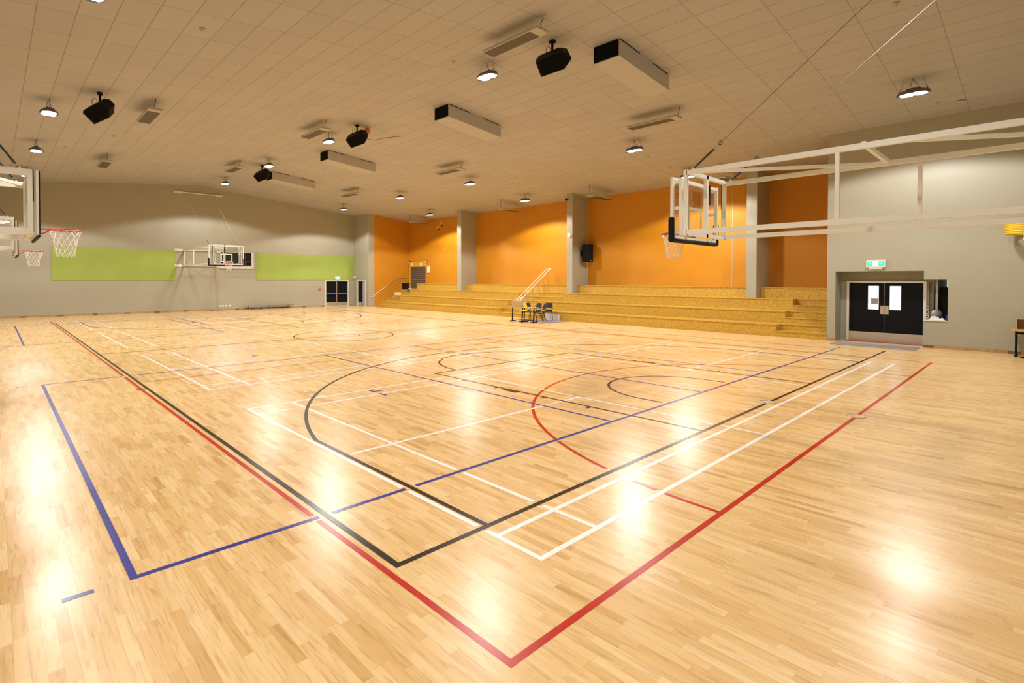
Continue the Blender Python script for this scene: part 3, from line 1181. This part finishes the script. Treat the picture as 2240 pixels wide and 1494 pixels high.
def hoop(label, loc, rz, dist, zrim, arm_wall, arm_front, wall_off, z_arms, bar, cords, extra=None, rim_col='rim', grp=None, t_bar=.075, back=.33, foff=0.0, bh=1.05, slim=False):
    """Wall-mounted swing-up hoop. Local +Y runs from the wall into the hall; x=0 is the board centre.
       dist: wall to board face; arm_wall/arm_front: half spacing of the arms; wall_off: x of arm roots."""
    t = thing('basketball_hoop', label, 'basketball hoop', loc, rz, grp)
    zb0 = zrim - .16                    # bottom of the glass
    zb1 = zb0 + bh
    zl, zu = z_arms
    yb = dist                           # front of the board
    ys = dist - back                     # support frame
    # --- backboard
    g = MB().bb(-.86, .86, yb - .018, yb - .008, zb0 + .04, zb1 - .04).build('glass_board', 'glass', t)
    fr = MB()
    fr.bb(-.90, -.85, yb - .045, yb, zb0, zb1)
    fr.bb(.85, .90, yb - .045, yb, zb0, zb1)
    fr.bb(-.85, .85, yb - .045, yb, zb1 - .05, zb1)
    fr.bb(-.85, .85, yb - .045, yb, zb0, zb0 + .05)
    fr.build('board_frame', 'white', t)
    tg = MB()
    z0, z1 = zrim, zrim + .45
    for a, b, c_, d_ in ((-.295, -.245, z0, z1), (.245, .295, z0, z1), (-.245, .245, z1 - .05, z1), (-.245, .245, z0, z0 + .05)):
        tg.bb(a, b, yb - .0075, yb - .004, c_, d_)
    tg.build('target_square', 'white', t)
    pd = MB()
    if slim:
        pd.bev((0, yb - .01, zb0 - .015), (1.82, .05, .035), .012)
        for s in (-1, 1):
            pd.bev((s * .903, yb - .002, (zb0 + zb1) / 2), (.03, .022, bh), .008)
    else:
        pd.bev((0, yb - .02, zb0 - .025), (1.86, .10, .07), .025)
        pd.bev((-.895, yb - .02, zb0 + .16), (.075, .10, .42), .025)
        pd.bev((.895, yb - .02, zb0 + .16), (.075, .10, .42), .025)
    pd.build('edge_padding', 'pad', t)
    # --- rim and net
    rc = (0, yb + .15 + .225, zrim)
    pts = [(rc[0] + .232 * math.cos(k * PI / 18), rc[1] + .232 * math.sin(k * PI / 18), rc[2]) for k in range(36)]
    r = MB().path(pts, .010, 8, closed=True)
    r.bb(-.09, .09, yb, yb + .012, zrim - .13, zrim + .04)
    r.bb(-.08, .08, yb, yb + .15, zrim - .012, zrim + .004)
    for s in (-1, 1):
        r.tube((s * .07, yb + .01, zrim - .11), (s * .13, yb + .19, zrim - .012), .008, 6)
        r.tube((s * .07, yb + .01, zrim - .002), (s * .15, yb + .19, zrim - .002), .007, 6)
    ro = r.build('rim', rim_col, t)
    nn = net_mesh(.228, .125, .43)
    nn.v = [p + Vector((rc[0], rc[1], rc[2] - .012)) for p in nn.v]
    nn.build('net', 'net', ro)
    # --- support frame behind the board (tubes)
    f2 = MB()
    xl, xr = foff - arm_front, foff + arm_front
    zt_, zo = zu + .05, zl - .05
    f2.bar((xl, ys, zo), (xl, ys, zt_), .06, .06)
    f2.bar((xr, ys, zo), (xr, ys, zt_), .06, .06)
    f2.bar((xl, ys, zt_ - .03), (xr, ys, zt_ - .03), .06, .06)
    f2.bar((xl, ys, zo + .03), (xr, ys, zo + .03), .06, .06)
    f2.bar((foff, ys, zo), (foff, ys, zt_), .06, .06)
    f2.build('support_frame', 'white', t)
    f3 = MB()
    ym = yb - min(.14, back * .55)
    for x in (-.80, .62):
        f3.bar((x, ym, zb0 + .06), (x, ym, zb1 - .02), .05, .05)
        for z in (zb0 + .12, (zb0 + zb1) / 2, zb1 - .08):
            f3.box((x, (ym + yb) / 2, z), (.04, yb - ym, .05))
    f3.bar((-.80, ym, zb1 - .06), (.62, ym, zb1 - .06), .04, .05)
    f3.build('lift_frame', 'white', t)
    MB().tube((-.72, ys + back * .3, zb0 + .55), (-.72, ys + back * .3, zb0 + .02), .018, 8).tube((.66, ys + back * .3, zb0 + .75), (.66, ys + back * .3, zb0 + .05), .016, 8).build('slide_tube', 'galv', t)
    MB().box((.66, ys + back * .3, zb1 - .20), (.03, .03, .5)).box((.03, ys + back * .25, zt_ - .30), (.05, .05, .35)).build('gas_strut', 'plastic', t)
    # --- long arms
    def P(s, y, z):
        a = wall_off + s * arm_wall
        b = foff + s * arm_front
        return (a + (b - a) * y / ys, y, z)
    for s in (-1, 1):
        for z in (zl, zu):
            MB().bar(P(s, .08, z), P(s, ys - .02, z), .06, t_bar).build('arm', 'white', t)
        for f in ((extra[0] if s < 0 else extra[1]) if extra else (.42,)):
            MB().bar(P(s, ys * f, zl + .03), P(s, ys * f, zu - .03), .05, .05).build('arm_post', 'white', t)
    # braces lying between the two top arms
    br = MB()
    br.bar(P(-1, ys - .05, zu + .005), P(1, ys * .555, zu + .005), .05, .05)
    br.build('brace', 'white', t)
    br = MB()
    br.bar(P(1, .15, zu - .005), P(-1, ys * .46, zu - .005), .05, .05)
    br.build('brace', 'white', t)
    MB().bar(P(-1, ys * .535, zu + .03), P(1, ys * .535, zu + .03), .05, .06).build('cross_member', 'white', t)
    # --- wall rails
    for z in (zl, zu):
        w0 = MB().bb(wall_off - bar, wall_off + bar, .025, .075, z - .03, z + .03)
        wo = w0.build('wall_rail', 'white', t)
        for s in (-1, 1):
            MB().bev((wall_off + s * bar, .035, z), (.42, .07, .19), .02).build('wall_pad', 'cream', wo)
    zc_, yc_, xc_ = cords
    w0 = MB().bb(wall_off - bar + xc_ * 0, wall_off + bar, yc_ - .025, yc_ + .025, zc_ - .03, zc_ + .03)
    wo = w0.build('wall_rail', 'white', t)
    for s in (-1, 1):
        MB().bev((wall_off + s * bar, max(.035, yc_ / 2), zc_), (.42, max(.07, yc_), .17), .02).build('wall_pad', 'cream', wo)
    for s in (-1, 1):
        a = Vector((foff + s * arm_front, ys - .12, zu + .05))
        b = Vector((wall_off + s * xc_, yc_, zc_ - .03))
        d = (b - a)
        MB().tube(a, b, .006, 6).build('suspension_cable', 'rope', t)
        tb = MB().tube(a + d * .0, a + d * .012, .012, 6)
        u = d.normalized()
        tb.tube(a + u * .08, a + u * .42, .017, 8)
        c0 = a + u * .55
        side = u.cross(Vector((1, 0, 0))).normalized()
        tb.path([c0 + (u * math.cos(k * PI / 6) + side * math.sin(k * PI / 6)) * .03 for k in range(12)], .006, 5, closed=True)
        tb.build('turnbuckle', 'wire', t)
        MB().box((a.x, a.y, a.z - .02), (.05, .03, .07)).build('cable_lug', 'white', t)
    return t


# right hoop on the near wall (we look at its back)
hoop('basketball hoop at upper right seen from behind, long white arms', (9.50, YN, 0), 0, 4.375 - YN, 2.93, .76, .76, -.26, (2.85, 3.83), 1.1,
     (7.72, .15, .76), foff=-.26, extra=((.59,), (.46,)), rim_col=mat('worn_brown_rim_paint', (.16, .035, .025), .5, var=.2))
# far hoop
hoop('distant basketball hoop on the far beige wall, facing us', (9.36, YF, 0), PI, 6.86, 2.98, .90, .76, -.47, (2.90, 3.88), 1.22,
     (7.52, .06, .82), extra=((.05, .42), (.05, .42)))
# two cross-court hoops on the left wall
hoop('nearer of two hoops entering at left, red rim', (XL, 11.3, 0), -PI / 2, .55 - XL, 2.90, .80, .74, 0, (2.80, 3.70), 1.1, (6.75, .06, .78), back=.11, bh=.98, slim=True, t_bar=.10)
hoop('farther, smaller of two hoops entering at left, red rim', (XL, 20.6, 0), -PI / 2, .55 - XL, 2.90, .80, .74, 0, (2.95, 3.78), 1.1, (6.75, .06, .78), back=.11, bh=.98, slim=True, t_bar=.10)

# ================================================================== FAR WALL THINGS
def wall_panel(xa, xb_, za, zb, lab):
    o = MB().bev((0, 0, 0), (xb_ - xa, .02, zb - za), .004).build('wall_panel', 'green')
    o.location = ((xa + xb_) / 2, YF - .0105, (za + zb) / 2)
    return tag(o, lab, 'panel', 'lime green panels on the far wall')


wall_panel(2.39, 8.48, 1.98, 3.86, 'left lime green panel on the far wall')
wall_panel(13.42, 20.92, 1.98, 3.86, 'right lime green panel above the far double door')

tv = thing('wall_screen', 'black scoreboard screen in a cream surround on far wall', 'screen', (12.05, YF, 3.35))
MB().bb(-.97, 1.20, -.06, -.001, -.60, .52).build('surround', 'cream', tv)
MB().bb(-.93, 1.02, -.10, -.06, -.38, .48).build('screen_face', 'screen', tv)
cg = thing('wire_cage', 'wire guard cage around the black screen on far wall', 'cage', (12.3, YF, 3.3))
xa, xb_, yf_, za, zb = -1.0, 1.12, -.42, -.62, .58
for i in range(6):
    x = xa + (xb_ - xa) * i / 5
    MB().path([(x, -.01, zb), (x, yf_, zb), (x, yf_, za), (x, -.01, za)], .007, 5, smooth=False).build('cage_wire', 'rope', cg)
for z in (za, zb, (za + zb) / 2):
    MB().path([(xa, -.01, z), (xa, yf_, z), (xb_, yf_, z), (xb_, -.01, z)], .008, 5, smooth=False).build('cage_frame', 'rope', cg)
for i in range(5):
    z = za + (zb - za) * (i + .5) / 5
    MB().tube((xb_, -.01, z), (xb_, yf_, z), .006, 5).build('cage_wire', 'rope', cg)

bn_ = thing('gym_bench', 'low brown timber gym bench against the far wall', 'bench', (14.2, YF - .30, 0))
MB().bev((0, 0, .235), (3.45, .24, .035), .008).build('seat', 'bench', bn_)
MB().bb(-1.55, 1.55, -.03, .03, .06, .10).build('beam', 'plastic', bn_)
for x in (-1.38, 0, 1.38):
    f_ = MB().bb(x - .02, x + .02, -.12, .12, .16, .217)
    f_.bb(x - .015, x + .015, -.13, -.10, 0, .2)
    f_.bb(x - .015, x + .015, .10, .13, 0, .2)
    f_.build('leg', 'galv', bn_)
for i, (x, lab) in enumerate(((11.06, 'leftmost white power outlet low on the far wall'), (11.24, 'second white power outlet from the left'),
                              (11.45, 'third white power outlet from the left'), (11.70, 'rightmost of the four white power outlets'))):
    po = thing('power_outlet', lab, 'power outlet', (x, YF, .29), 0, 'power outlets low on the far wall')
    MB().bev((0, -.0085, 0), (.12, .016, .12), .003).build('face_plate', 'white', po)
    MB().box((0, -.018, .0), (.05, .006, .04)).build('socket', 'plastic' if i == 0 else 'galv', po)
fa = thing('fire_call_point', 'red fire call point left of the far double door', 'alarm', (18.10, YF, 1.33))
MB().bev((0, -.03, 0), (.16, .058, .17), .01).build('case', 'red', fa)
MB().box((0, -.061, 0), (.07, .004, .07)).build('press_glass', 'white', fa)
se = thing('motion_sensor', 'small white sensor on the right green panel', 'sensor', (17.38, YF - .021, 2.13))
MB().bev((0, -.025, 0), (.06, .05, .11), .01).build('case', 'white', se)
MB().box((0, -.052, -.01), (.04, .006, .05)).build('lens', 'galv', se)
cm = thing('wall_camera', 'white security camera in the far right corner', 'camera', (20.95, YF - .35, 2.20))
MB().box((-.02, 0, .06), (.038, .09, .09)).tube((-.02, 0, .06), (-.12, -.06, .02), .015, 8).build('bracket', 'white', cm)
MB().bev((-.16, -.08, -.0), (.16, .09, .08), .02).build('body', 'white', cm)
MB().lathe([(.025, 0), (.022, .02)], (-.24, -.10, -.01), 12, Euler((0, -PI / 2, 0)).to_matrix()).build('lens', 'plastic', cm)


# ================================================================== EXIT SIGNS
def exit_sign(label, loc, rz, W, Hh):
    """local -Y faces the viewer side (away from the wall at y=0)"""
    t = thing('exit_sign', label, 'exit sign', loc, rz, None)
    MB().bev((0, -.045, 0), (W, .085, Hh), .01).build('housing', 'white', t)
    MB().bev((0, -.05, -Hh * .62), (W * .72, .06, Hh * .26), .01).build('battery_case', 'cream', t)
    y = -.0885
    MB().bb(-W * .46, W * .46, y - .002, y + .001, -Hh * .36, Hh * .30).build('green_face', 'exit_g', t)
    y -= .003
    MB().bb(-W * .15, W * .15, y - .002, y + .001, -Hh * .33, Hh * .28).build('white_doorway', 'exit_w', t)
    # running figure
    y -= .003
    h = Hh * .5
    f_ = MB()
    f_.lathe([(h * .085, -.001), (h * .085, .001)], (h * .08, y, h * .36), 12, Euler((PI / 2, 0, 0)).to_matrix())
    for a, b in (((.05, .25), (-.05, -.05)), ((.04, .22), (.24, .10)), ((.03, .22), (-.20, .14)), ((-.05, -.05), (.14, -.18)), ((.14, -.18), (.10, -.40)), ((-.05, -.05), (-.14, -.25)), ((-.14, -.25), (-.32, -.30))):
        f_.bar((a[0] * h, y, a[1] * h), (b[0] * h, y, b[1] * h), .002, h * .085)
    f_.build('running_figure', 'exit_g', t)
    for s in (-1, 1):      # arrows
        a = MB()
        cx_ = s * W * .31
        a.add([(cx_ + s * .05 * W, y + .003, 0), (cx_ - s * .02 * W, y + .003, Hh * .12), (cx_ - s * .02 * W, y + .003, -Hh * .12)], [(0, 1, 2)])
        a.bb(min(cx_ - s * .02 * W, cx_ - s * .08 * W), max(cx_ - s * .02 * W, cx_ - s * .08 * W), y + .002, y + .0035, -Hh * .04, Hh * .04)
        a.build('arrow', 'exit_w', t)
    return t


exit_sign('lit green exit sign above the black doors at right', (XR, 3.72, 2.58), -PI / 2, .50, .24)
exit_sign('lit green exit sign above the far double door', (19.56, YF - .021, 2.15), 0, .42, .24)

# ================================================================== RIGHT RECESS THINGS
dm = MB().bev((0, 0, 0), (.85, 2.12, .012), .004).build('door_mat', 'mat')
dm.location = (20.28, 3.64, .0075)
tag(dm, 'grey doormat in front of the black doors at right', 'mat')
sw = thing('switch_panel', 'column of wall switches beside the black doors', 'light switch', (XD, 2.545, 1.05))
for k, dz in enumerate((.14, 0, -.14)):
    pl = MB().bev((-.008, 0, dz), (.014, .08, .12), .003).build('switch_plate', 'cream', sw)
    MB().box((-.017, 0, dz), (.005, .05, .035)).build('rocker', 'plastic', pl)
bb_ = thing('black_cabinet', 'tall black cabinet glimpsed through the side opening', 'cabinet', (22.20, 1.99, 0))
MB().bev((0, 0, .93), (.36, .58, 1.80), .01).bb(-.16, .16, -.27, .27, 0, .04).build('body', 'plastic', bb_)
MB().box((-.183, .05, 1.55), (.006, .03, .04)).build('lock', 'white', bb_)
st_ = thing('grey_side_post', 'pale ribbed post left of the black cabinet', 'post', (21.9, 2.33, 0))
MB().box((0, 0, 1.16), (.06, .05, 2.33)).box((.10, .02, 1.16), (.04, .05, 2.33)).build('post_body', 'frame', st_)
lg = MB().bb(XR - .03, XR + .15, 1.99, 2.54, .82, .845).build('opening_sill', 'white')
tag(lg, 'white ledge at the bottom of the side opening', 'ledge')


def towel():
    m_ = MB()
    nx_, ny_ = 26, 12
    vs, fs = [], []
    for i in range(nx_ + 1):
        for j in range(ny_ + 1):
            u, v = i / nx_, j / ny_
            e = min(u, 1 - u, v, 1 - v) * 6
            e = max(0, min(1, e))
            z = e * (.045 + .030 * math.sin(u * 9 + v * 5) + .022 * math.sin(u * 21 - v * 11) + .04 * math.exp(-((u - .65) / .16) ** 2))
            vs.append(((v - .5) * .15, (u - .5) * .40, max(0.002, z)))
    for i in range(nx_):
        for j in range(ny_):
            a = i * (ny_ + 1) + j
            fs.append((a, a + 1, a + ny_ + 2, a + ny_ + 1))
    # underside closes the cloth
    o = len(vs)
    vs += [(-.075, -.2, 0), (.075, -.2, 0), (.075, .2, 0), (-.075, .2, 0)]
    fs.append((o, o + 3, o + 2, o + 1))
    return m_.add(vs, fs, True)


tw = towel().build('towel', 'cloth')
tw.location = (XR + .06, 2.24, .846)
tag(tw, 'crumpled white towel on the ledge of the side opening', 'towel')
hd = thing('desk_fan', 'round silver-white fan standing behind the white towel', 'fan', (XR + .26, 2.28, .0))
MB().tube((0, 0, .03), (0, 0, .88), .02, 10).lathe([(.14, 0), (.14, .03), (.03, .05)], (0, 0, 0), 20).build('stand', 'white', hd)
MB().lathe([(.03, -.06), (.10, -.05), (.135, -.01), (.135, .03), (.08, .06), (.02, .07)], (0, 0, 1.02), 24, Euler((0, -PI / 2, .5)).to_matrix()).build('fan_head', 'galv', hd)
bt = thing('blue_bottle', 'dark blue bottle at the right end of the ledge', 'bottle', (XR + .07, 2.02, .846))
MB().lathe([(.024, 0), (.026, .02), (.026, .12), (.012, .16), (.012, .175)], (0, 0, 0), 16).build('bottle_body', 'blue', bt)
MB().lathe([(.014, .175), (.014, .195)], (0, 0, 0), 12).build('cap', 'plastic', bt)

# right desk with wooden box
dk = thing('side_table', 'dark-legged table at the right edge against the wall', 'table', (20.55, -.05, 0))
MB().bev((0, 0, .705), (.72, 1.40, .028), .006).build('table_top', 'wood', dk)
for y in (.60, -.60):
    l_ = MB().box((0, y, .37), (.05, .05, .64))
    l_.bev((0, y, .045), (.66, .05, .04), .01)
    l_.lathe([(.028, 0), (.028, .025)], (-.30, y, 0), 12).lathe([(.028, 0), (.028, .025)], (.30, y, 0), 12)
    l_.build('leg', 'plastic', dk)
MB().box((0, 0, .62), (.04, 1.15, .05)).build('stretcher', 'plastic', dk)
wb = thing('wooden_crate', 'open plywood box lying on the table at right edge', 'box', (20.65, .05, .7195))
m_ = MB()
m_.bb(-.20, .25, -.50, .50, 0, .015)
m_.bb(.235, .25, -.50, .50, .015, .285)
m_.bb(-.20, .235, .485, .50, .015, .285)
m_.bb(-.20, .235, -.50, -.485, .015, .285)
m_.bb(-.20, .25, -.50, .50, .285, .30)
m_.build('crate_body', 'wood', wb)
bs = thing('round_floor_base', 'black round disc base on floor below the right table', 'stand', (20.12, .22, 0))
MB().lathe([(.24, 0), (.25, .012), (.20, .035), (.05, .05), (.03, .06)], (0, 0, 0), 28).build('base_disc', 'plastic', bs)
MB().tube((0, 0, .05), (0, 0, .5), .018, 10).build('stem', 'plastic', bs)

for k in range(6):
    pts = [(.375 * math.cos(a * PI / 24), .375 * math.sin(a * PI / 24), 0) for a in range(48)]
    if k == 0:
        hoop0 = MB().path(pts, .023, 8, closed=True).build('sports_hoop', 'yellow')
        hoop0.location = (20.57, .42, 3.325)
        tag(hoop0, 'yellow hoop in the stack hung on the right wall, lowest one', 'hoop', 'stacked yellow hoops')
    else:
        o = hoop0.copy()
        COL.objects.link(o)
        o.location = (20.57, .42, 3.325 + .047 * k)
        o['label'] = 'yellow hoop in the stack hung on the right wall, ' + ['', 'second from the bottom', 'third from the bottom', 'third from the top', 'second from the top', 'topmost one'][k]
hk = thing('hoop_bracket', 'white wall bracket that carries the stacked yellow hoops', 'bracket', (XR, .42, 3.29))
MB().bb(-.86, 0, -.02, .02, -.03, -.0).bb(-.02, 0, -.04, .04, -.12, .1).build('bracket_arm', 'white', hk)

# ================================================================== BAY THINGS
cs = thing('wall_speaker', 'black loudspeaker on the middle sage pillar', 'loudspeaker', (24.2, 17.43, 3.03))
m_ = MB().prism([(-.27, -.20), (.22, -.20), (.30, -.36), (.14, -.62), (-.20, -.62), (-.34, -.36)], 'Z', .0, .95)
m_.build('cabinet', 'plastic', cs)
MB().box((0, -.12, .48), (.12, .16, .2)).box((0, -.02, .48), (.2, .038, .3)).build('bracket', 'plastic', cs)
MB().box((-.10, -.625, .06), (.10, .006, .04)).build('badge', 'white', cs)
for z in (.30, .72):
    MB().path([(.19, -.545 + .02, z - .08), (.215, -.545, z - .04), (.215, -.545, z + .04), (.19, -.545 + .02, z + .08)], .010, 6).build('handle', 'galv', cs)
sd = thing('round_sounder', 'white round disc on the middle sage pillar', 'alarm', (23.30, 17.62, 4.47))
MB().lathe([(.115, 0), (.12, .03), (.10, .05)], (0, 0, 0), 24, Euler((0, -PI / 2, 0)).to_matrix()).build('sounder_body', 'white', sd)
pc = thing('wall_camera', 'small dark camera at the top of the middle pillar', 'camera', (23.30, 17.70, 6.42))
MB().tube((0, 0, 0), (-.12, 0, .02), .015, 8).bev((-.18, .02, .0), (.16, .10, .11), .02, Euler((0, .3, .4)).to_matrix()).build('body', 'plastic', pc)
cd = MB().tube((XB - .012, 9.6, 1.75), (XB - .012, 9.6, cz(XB) - .01), .010, 8).build('wall_conduit', 'cream')
tag(cd, 'thin pale conduit down the orange wall left of near pillar', 'pipe')
cd = MB().tube((XB - .012, 17.40, 1.75), (XB - .012, 17.40, cz(XB) - .01), .014, 8).build('wall_conduit', 'cream')
tag(cd, 'thin pale conduit beside the middle sage pillar', 'pipe')

lo_ = thing('wall_decoration', 'yellow and purple zigzag paper cutout high on orange wall', 'decoration', (XB - .004, 30.6, 6.0))
dm_ = MB()
pm = MB()
for k, (dy, dz) in enumerate(((.34, -.08), (.25, .02), (.16, .10), (.22, -.10), (.12, -.01), (-.03, .16), (-.12, .24), (-.21, .33), (-.18, .14), (-.28, .24), (-.37, .20))):
    dm_.add([(0, dy + .055, dz), (0, dy, dz + .085), (0, dy - .055, dz), (0, dy, dz - .085), (-.004, dy + .055, dz), (-.004, dy, dz + .085), (-.004, dy - .055, dz), (-.004, dy, dz - .085)],
            [(0, 1, 2, 3), (4, 7, 6, 5), (0, 4, 5, 1), (1, 5, 6, 2), (2, 6, 7, 3), (3, 7, 4, 0)])
for dy, dz in ((.22, -.24), (.10, -.22), (-.22, .04), (-.33, .06)):
    pm.box((0, dy, dz), (.004, .13, .13), Euler((PI / 4, 0, 0)).to_matrix())
dm_.build('yellow_pieces', 'gold', lo_)
pm.build('purple_pieces', 'purple', lo_)

for y, z, s, lab in ((34.05, 3.22, .16, 'small white notice above the left of the shutter'), (32.85, 3.22, .16, 'small white notice above the right of the shutter')):
    n_ = MB().box((0, 0, 0), (.006, s * 1.3, s * 1.4)).build('paper_notice', 'white')
    n_.location = (XB - .074, y, z - .0)
    tag(n_, lab, 'notice')
n_ = MB().bev((0, 0, 0), (.05, .28, .48), .005).build('control_box', 'white')
n_.location = (XB - .026, 31.95, 2.80)
tag(n_, 'white control box at the shutter top right corner', 'control box')
for i, (y, lab) in enumerate(((34.35, 'small twin emergency spotlight left above the shutter'), (32.15, 'small emergency spotlight right above the shutter'))):
    e_ = thing('spotlight', lab, 'light fixture', (XB, y, 3.42), 0, 'spotlights above the shutter')
    MB().box((-.03, 0, .05), (.06, .10, .10)).build('base', 'wire', e_)
    MB().lathe([(.03, 0), (.05, .07), (.052, .08)], (-.06, -.04, .0), 12, Euler((0, -PI / 2 - .4, 0)).to_matrix()).lathe([(.03, 0), (.05, .07), (.052, .08)], (-.06, .06, .0), 12, Euler((0, -PI / 2 - .4, .3)).to_matrix()).build('lamp_head', 'white', e_)
mp_ = MB().bev((0, 0, 0), (.04, .10, .05), .008).build('wall_sensor', 'cream')
mp_.location = (XB - .021, 30.0, 4.25)
tag(mp_, 'tiny pale sensor on the orange wall left of far pillar', 'sensor')
kb = thing('black_amplifier', 'black speaker box on the landing beside the roller shutter', 'amplifier', (22.98, 32.55, 1.31))
MB().bev((0, 0, .24), (.40, .42, .46), .02).build('cabinet', 'plastic', kb)
MB().bb(-.206, -.2, -.17, .17, .05, .42).build('grille', 'hole', kb)
for s in (-1, 1):
    MB().box((s * .12, s * .14, .007), (.05, .05, .014)).build('foot', 'pad', kb)
cb = thing('pale_carton', 'pale cardboard cartons on the top steps of the left stair', 'box', (22.10, 32.35, .87))
MB().bev((0, 0, .115), (.30, .42, .23), .004).build('carton_body', 'card2', cb)
MB().box((0, 0, .2315), (.06, .42, .003)).build('tape', 'card', cb)
wl = MB().bev((0, 0, 0), (.10, .30, .07), .01).build('white_pack', 'white')
wl.location = (23.05, 32.10, 1.346)
tag(wl, 'small white packet at the foot of the shutter', 'packet')


# ================================================================== DESK AND CHAIRS IN FRONT OF THE SEATS
gm = MB().bev((0, 0, 0), (1.25, 2.35, .010), .003).build('floor_mat', 'mat')
gm.location = (20.30, 16.95, .0065)
tag(gm, 'thin grey mat under the chairs before the seats', 'mat')


def desk(label, loc, rz):
    t = thing('folding_desk', label, 'table', loc, rz, 'black-legged desks')
    MB().bev((0, 0, .715), (.58, .70, .022), .006).build('desk_top', 'wood', t)
    for y in (-.28, .28):
        l_ = MB().bar((-.02, y, .70), (-.06, y, .05), .035, .045)
        l_.bev((-.02, y, .03), (.50, .045, .04), .01)
        l_.box((-.25, y, .01), (.05, .05, .02)).box((.21, y, .01), (.05, .05, .02))
        l_.build('leg', 'plastic', t)
    MB().bar((-.04, -.28, .12), (-.04, .28, .12), .03, .03).build('stretcher', 'plastic', t)
    return t


desk('small desk carrying the cardboard box', (19.07, 17.54, .0), math.radians(10))
desk('small desk under the yellow cone, yellow strip on its edge', (18.98, 16.70, .0), math.radians(5))
bx_ = thing('cardboard_box', 'brown cardboard box on the left small desk', 'box', (19.07, 17.54, .7265), math.radians(10))
MB().bev((0, 0, .15), (.32, .46, .30), .004).build('box_body', 'card', bx_)
MB().bb(.02, .20, -.30, -.235, .02, .22).build('side_flap', 'card2', bx_)
cn = thing('yellow_cone', 'small yellow sports cone on the right small desk', 'cone', (18.92, 16.90, .7265))
MB().bev((0, 0, .008), (.20, .20, .016), .004).lathe([(.085, .016), (.075, .05), (.03, .20), (.022, .29)], (0, 0, 0), 20).build('cone_body', 'yellow', cn)
yt = MB().box((0, 0, 0), (.012, .50, .07)).build('yellow_strip', 'yellow')
yt.location = (18.64, 16.80, .60)
tag(yt, 'yellow bar hanging below the edge of the desk', 'bar')
MBp = MB().tube((0, -.22, .035), (0, -.22, .105), .004, 5).tube((0, .22, .035), (0, .22, .105), .004, 5)
MBp.build('hanging_cord', 'plastic', yt)


def chair(label, loc, rz):
    """seat centre above origin, facing local +Y"""
    t = thing('stacking_chair', label, 'chair', loc, rz, 'navy plastic chairs')
    # seat: curved shell
    m_ = MB()
    n = 10
    vs, fs = [], []
    for i in range(n + 1):
        y = -.20 + .42 * i / n
        dz = .02 * math.cos((i / n - .4) * PI * 1.2) * -1 + (-.03 * max(0, (i / n - .8) / .2) ** 2)
        for j in range(7):
            x = -.21 + .42 * j / 6
            vs.append((x, y, .45 + dz + .012 * (abs(x) / .21) ** 2))
    for i in range(n):
        for j in range(6):
            a = i * 7 + j
            fs.append((a, a + 1, a + 8, a + 7))
    k = len(vs)
    vs += [(x, y, z - .012) for x, y, z in vs]
    fs += [tuple(k + q for q in reversed(f)) for f in list(fs)]
    ring = [j for j in range(7)] + [i * 7 + 6 for i in range(1, n + 1)] + [n * 7 + j for j in range(5, -1, -1)] + [i * 7 for i in range(n - 1, 0, -1)]
    for a, b in zip(ring, ring[1:] + ring[:1]):
        fs.append((a, b, b + k, a + k))
    m_.add(vs, fs, True).build('seat', 'navy', t)
    # backrest: shell with a smile-shaped slot, made of upper shell and two lower posts
    R = Euler((math.radians(12), 0, 0)).to_matrix()
    o_ = Vector((0, -.21, .45))

    def shell(rows):
        mm = MB()
        vs, fs = [], []
        for z, hw in rows:
            for j in range(9):
                x = -hw + 2 * hw * j / 8
                y = .05 * (x / .2) ** 2
                vs.append(R @ Vector((x, y, z)) + o_)
        m2 = len(rows)
        for i in range(m2 - 1):
            for j in range(8):
                a = i * 9 + j
                fs.append((a, a + 1, a + 10, a + 9))
        k = len(vs)
        vs += [v - R @ Vector((0, .012, 0)) for v in vs]
        fs += [tuple(k + q for q in reversed(f)) for f in list(fs)]
        ring = list(range(9)) + [i * 9 + 8 for i in range(1, m2)] + [(m2 - 1) * 9 + j for j in range(7, -1, -1)] + [i * 9 for i in range(m2 - 2, 0, -1)]
        for a, b in zip(ring, ring[1:] + ring[:1]):
            fs.append((a, b, b + k, a + k))
        return mm.add(vs, fs, True)
    shell([(.16, .20), (.22, .205), (.30, .20), (.38, .18), (.42, .15), (.43, .12)]).build('backrest', 'navy', t)
    lw = shell([(-.02, .17), (.04, .18), (.09, .19)])
    lw.bar(R @ Vector((-.185, .04, .08)) + o_, R @ Vector((-.19, .04, .17)) + o_, .035, .016)
    lw.bar(R @ Vector((.185, .04, .08)) + o_, R @ Vector((.19, .04, .17)) + o_, .035, .016)
    lw.build('lower_back', 'navy', t)
    for s in (-1, 1):
        MB().path([(s * .17, .17, .43), (s * .19, .22, .40), (s * .21, .25, 0.0)], .012, 8).build('leg', 'plastic', t)
        MB().path([(s * .17, -.05, .43), (s * .19, -.10, .40), (s * .21, -.30, 0.0)], .012, 8).build('leg', 'plastic', t)
        MB().bar((s * .17, -.16, .43), (s * .17, .17, .43), .02, .02).build('seat_rail', 'plastic', t)
    return t


chair('navy plastic chair standing alone at right, before the seats', (20.52, 16.84, .012), math.radians(118))
chair('navy chair behind the small desks', (19.86, 17.66, 0), math.radians(132))
chair('front navy chair facing the right small desk', (19.42, 16.42, .0), math.radians(60))
chair('navy chair half hidden behind the front chair', (19.90, 17.12, .012), math.radians(80))
gs = MB().box((0, 0, .008), (.10, .34, .014)).bar((0, .1, .014), (.1, .2, .014), .02, .012).build('green_strap', 'teal')
gs.location = (19.0, 16.05, .001)
tag(gs, 'small green strap lying on the floor by front chair', 'strap')
bd = MB().bev((0, 0, 0), (.04, .90, .30), .004).build('grey_board', 'cream')
bd.location = (XR - .035, 16.9, .152)
tag(bd, 'pale scuffed board leaning at the seat base behind lone chair', 'board')
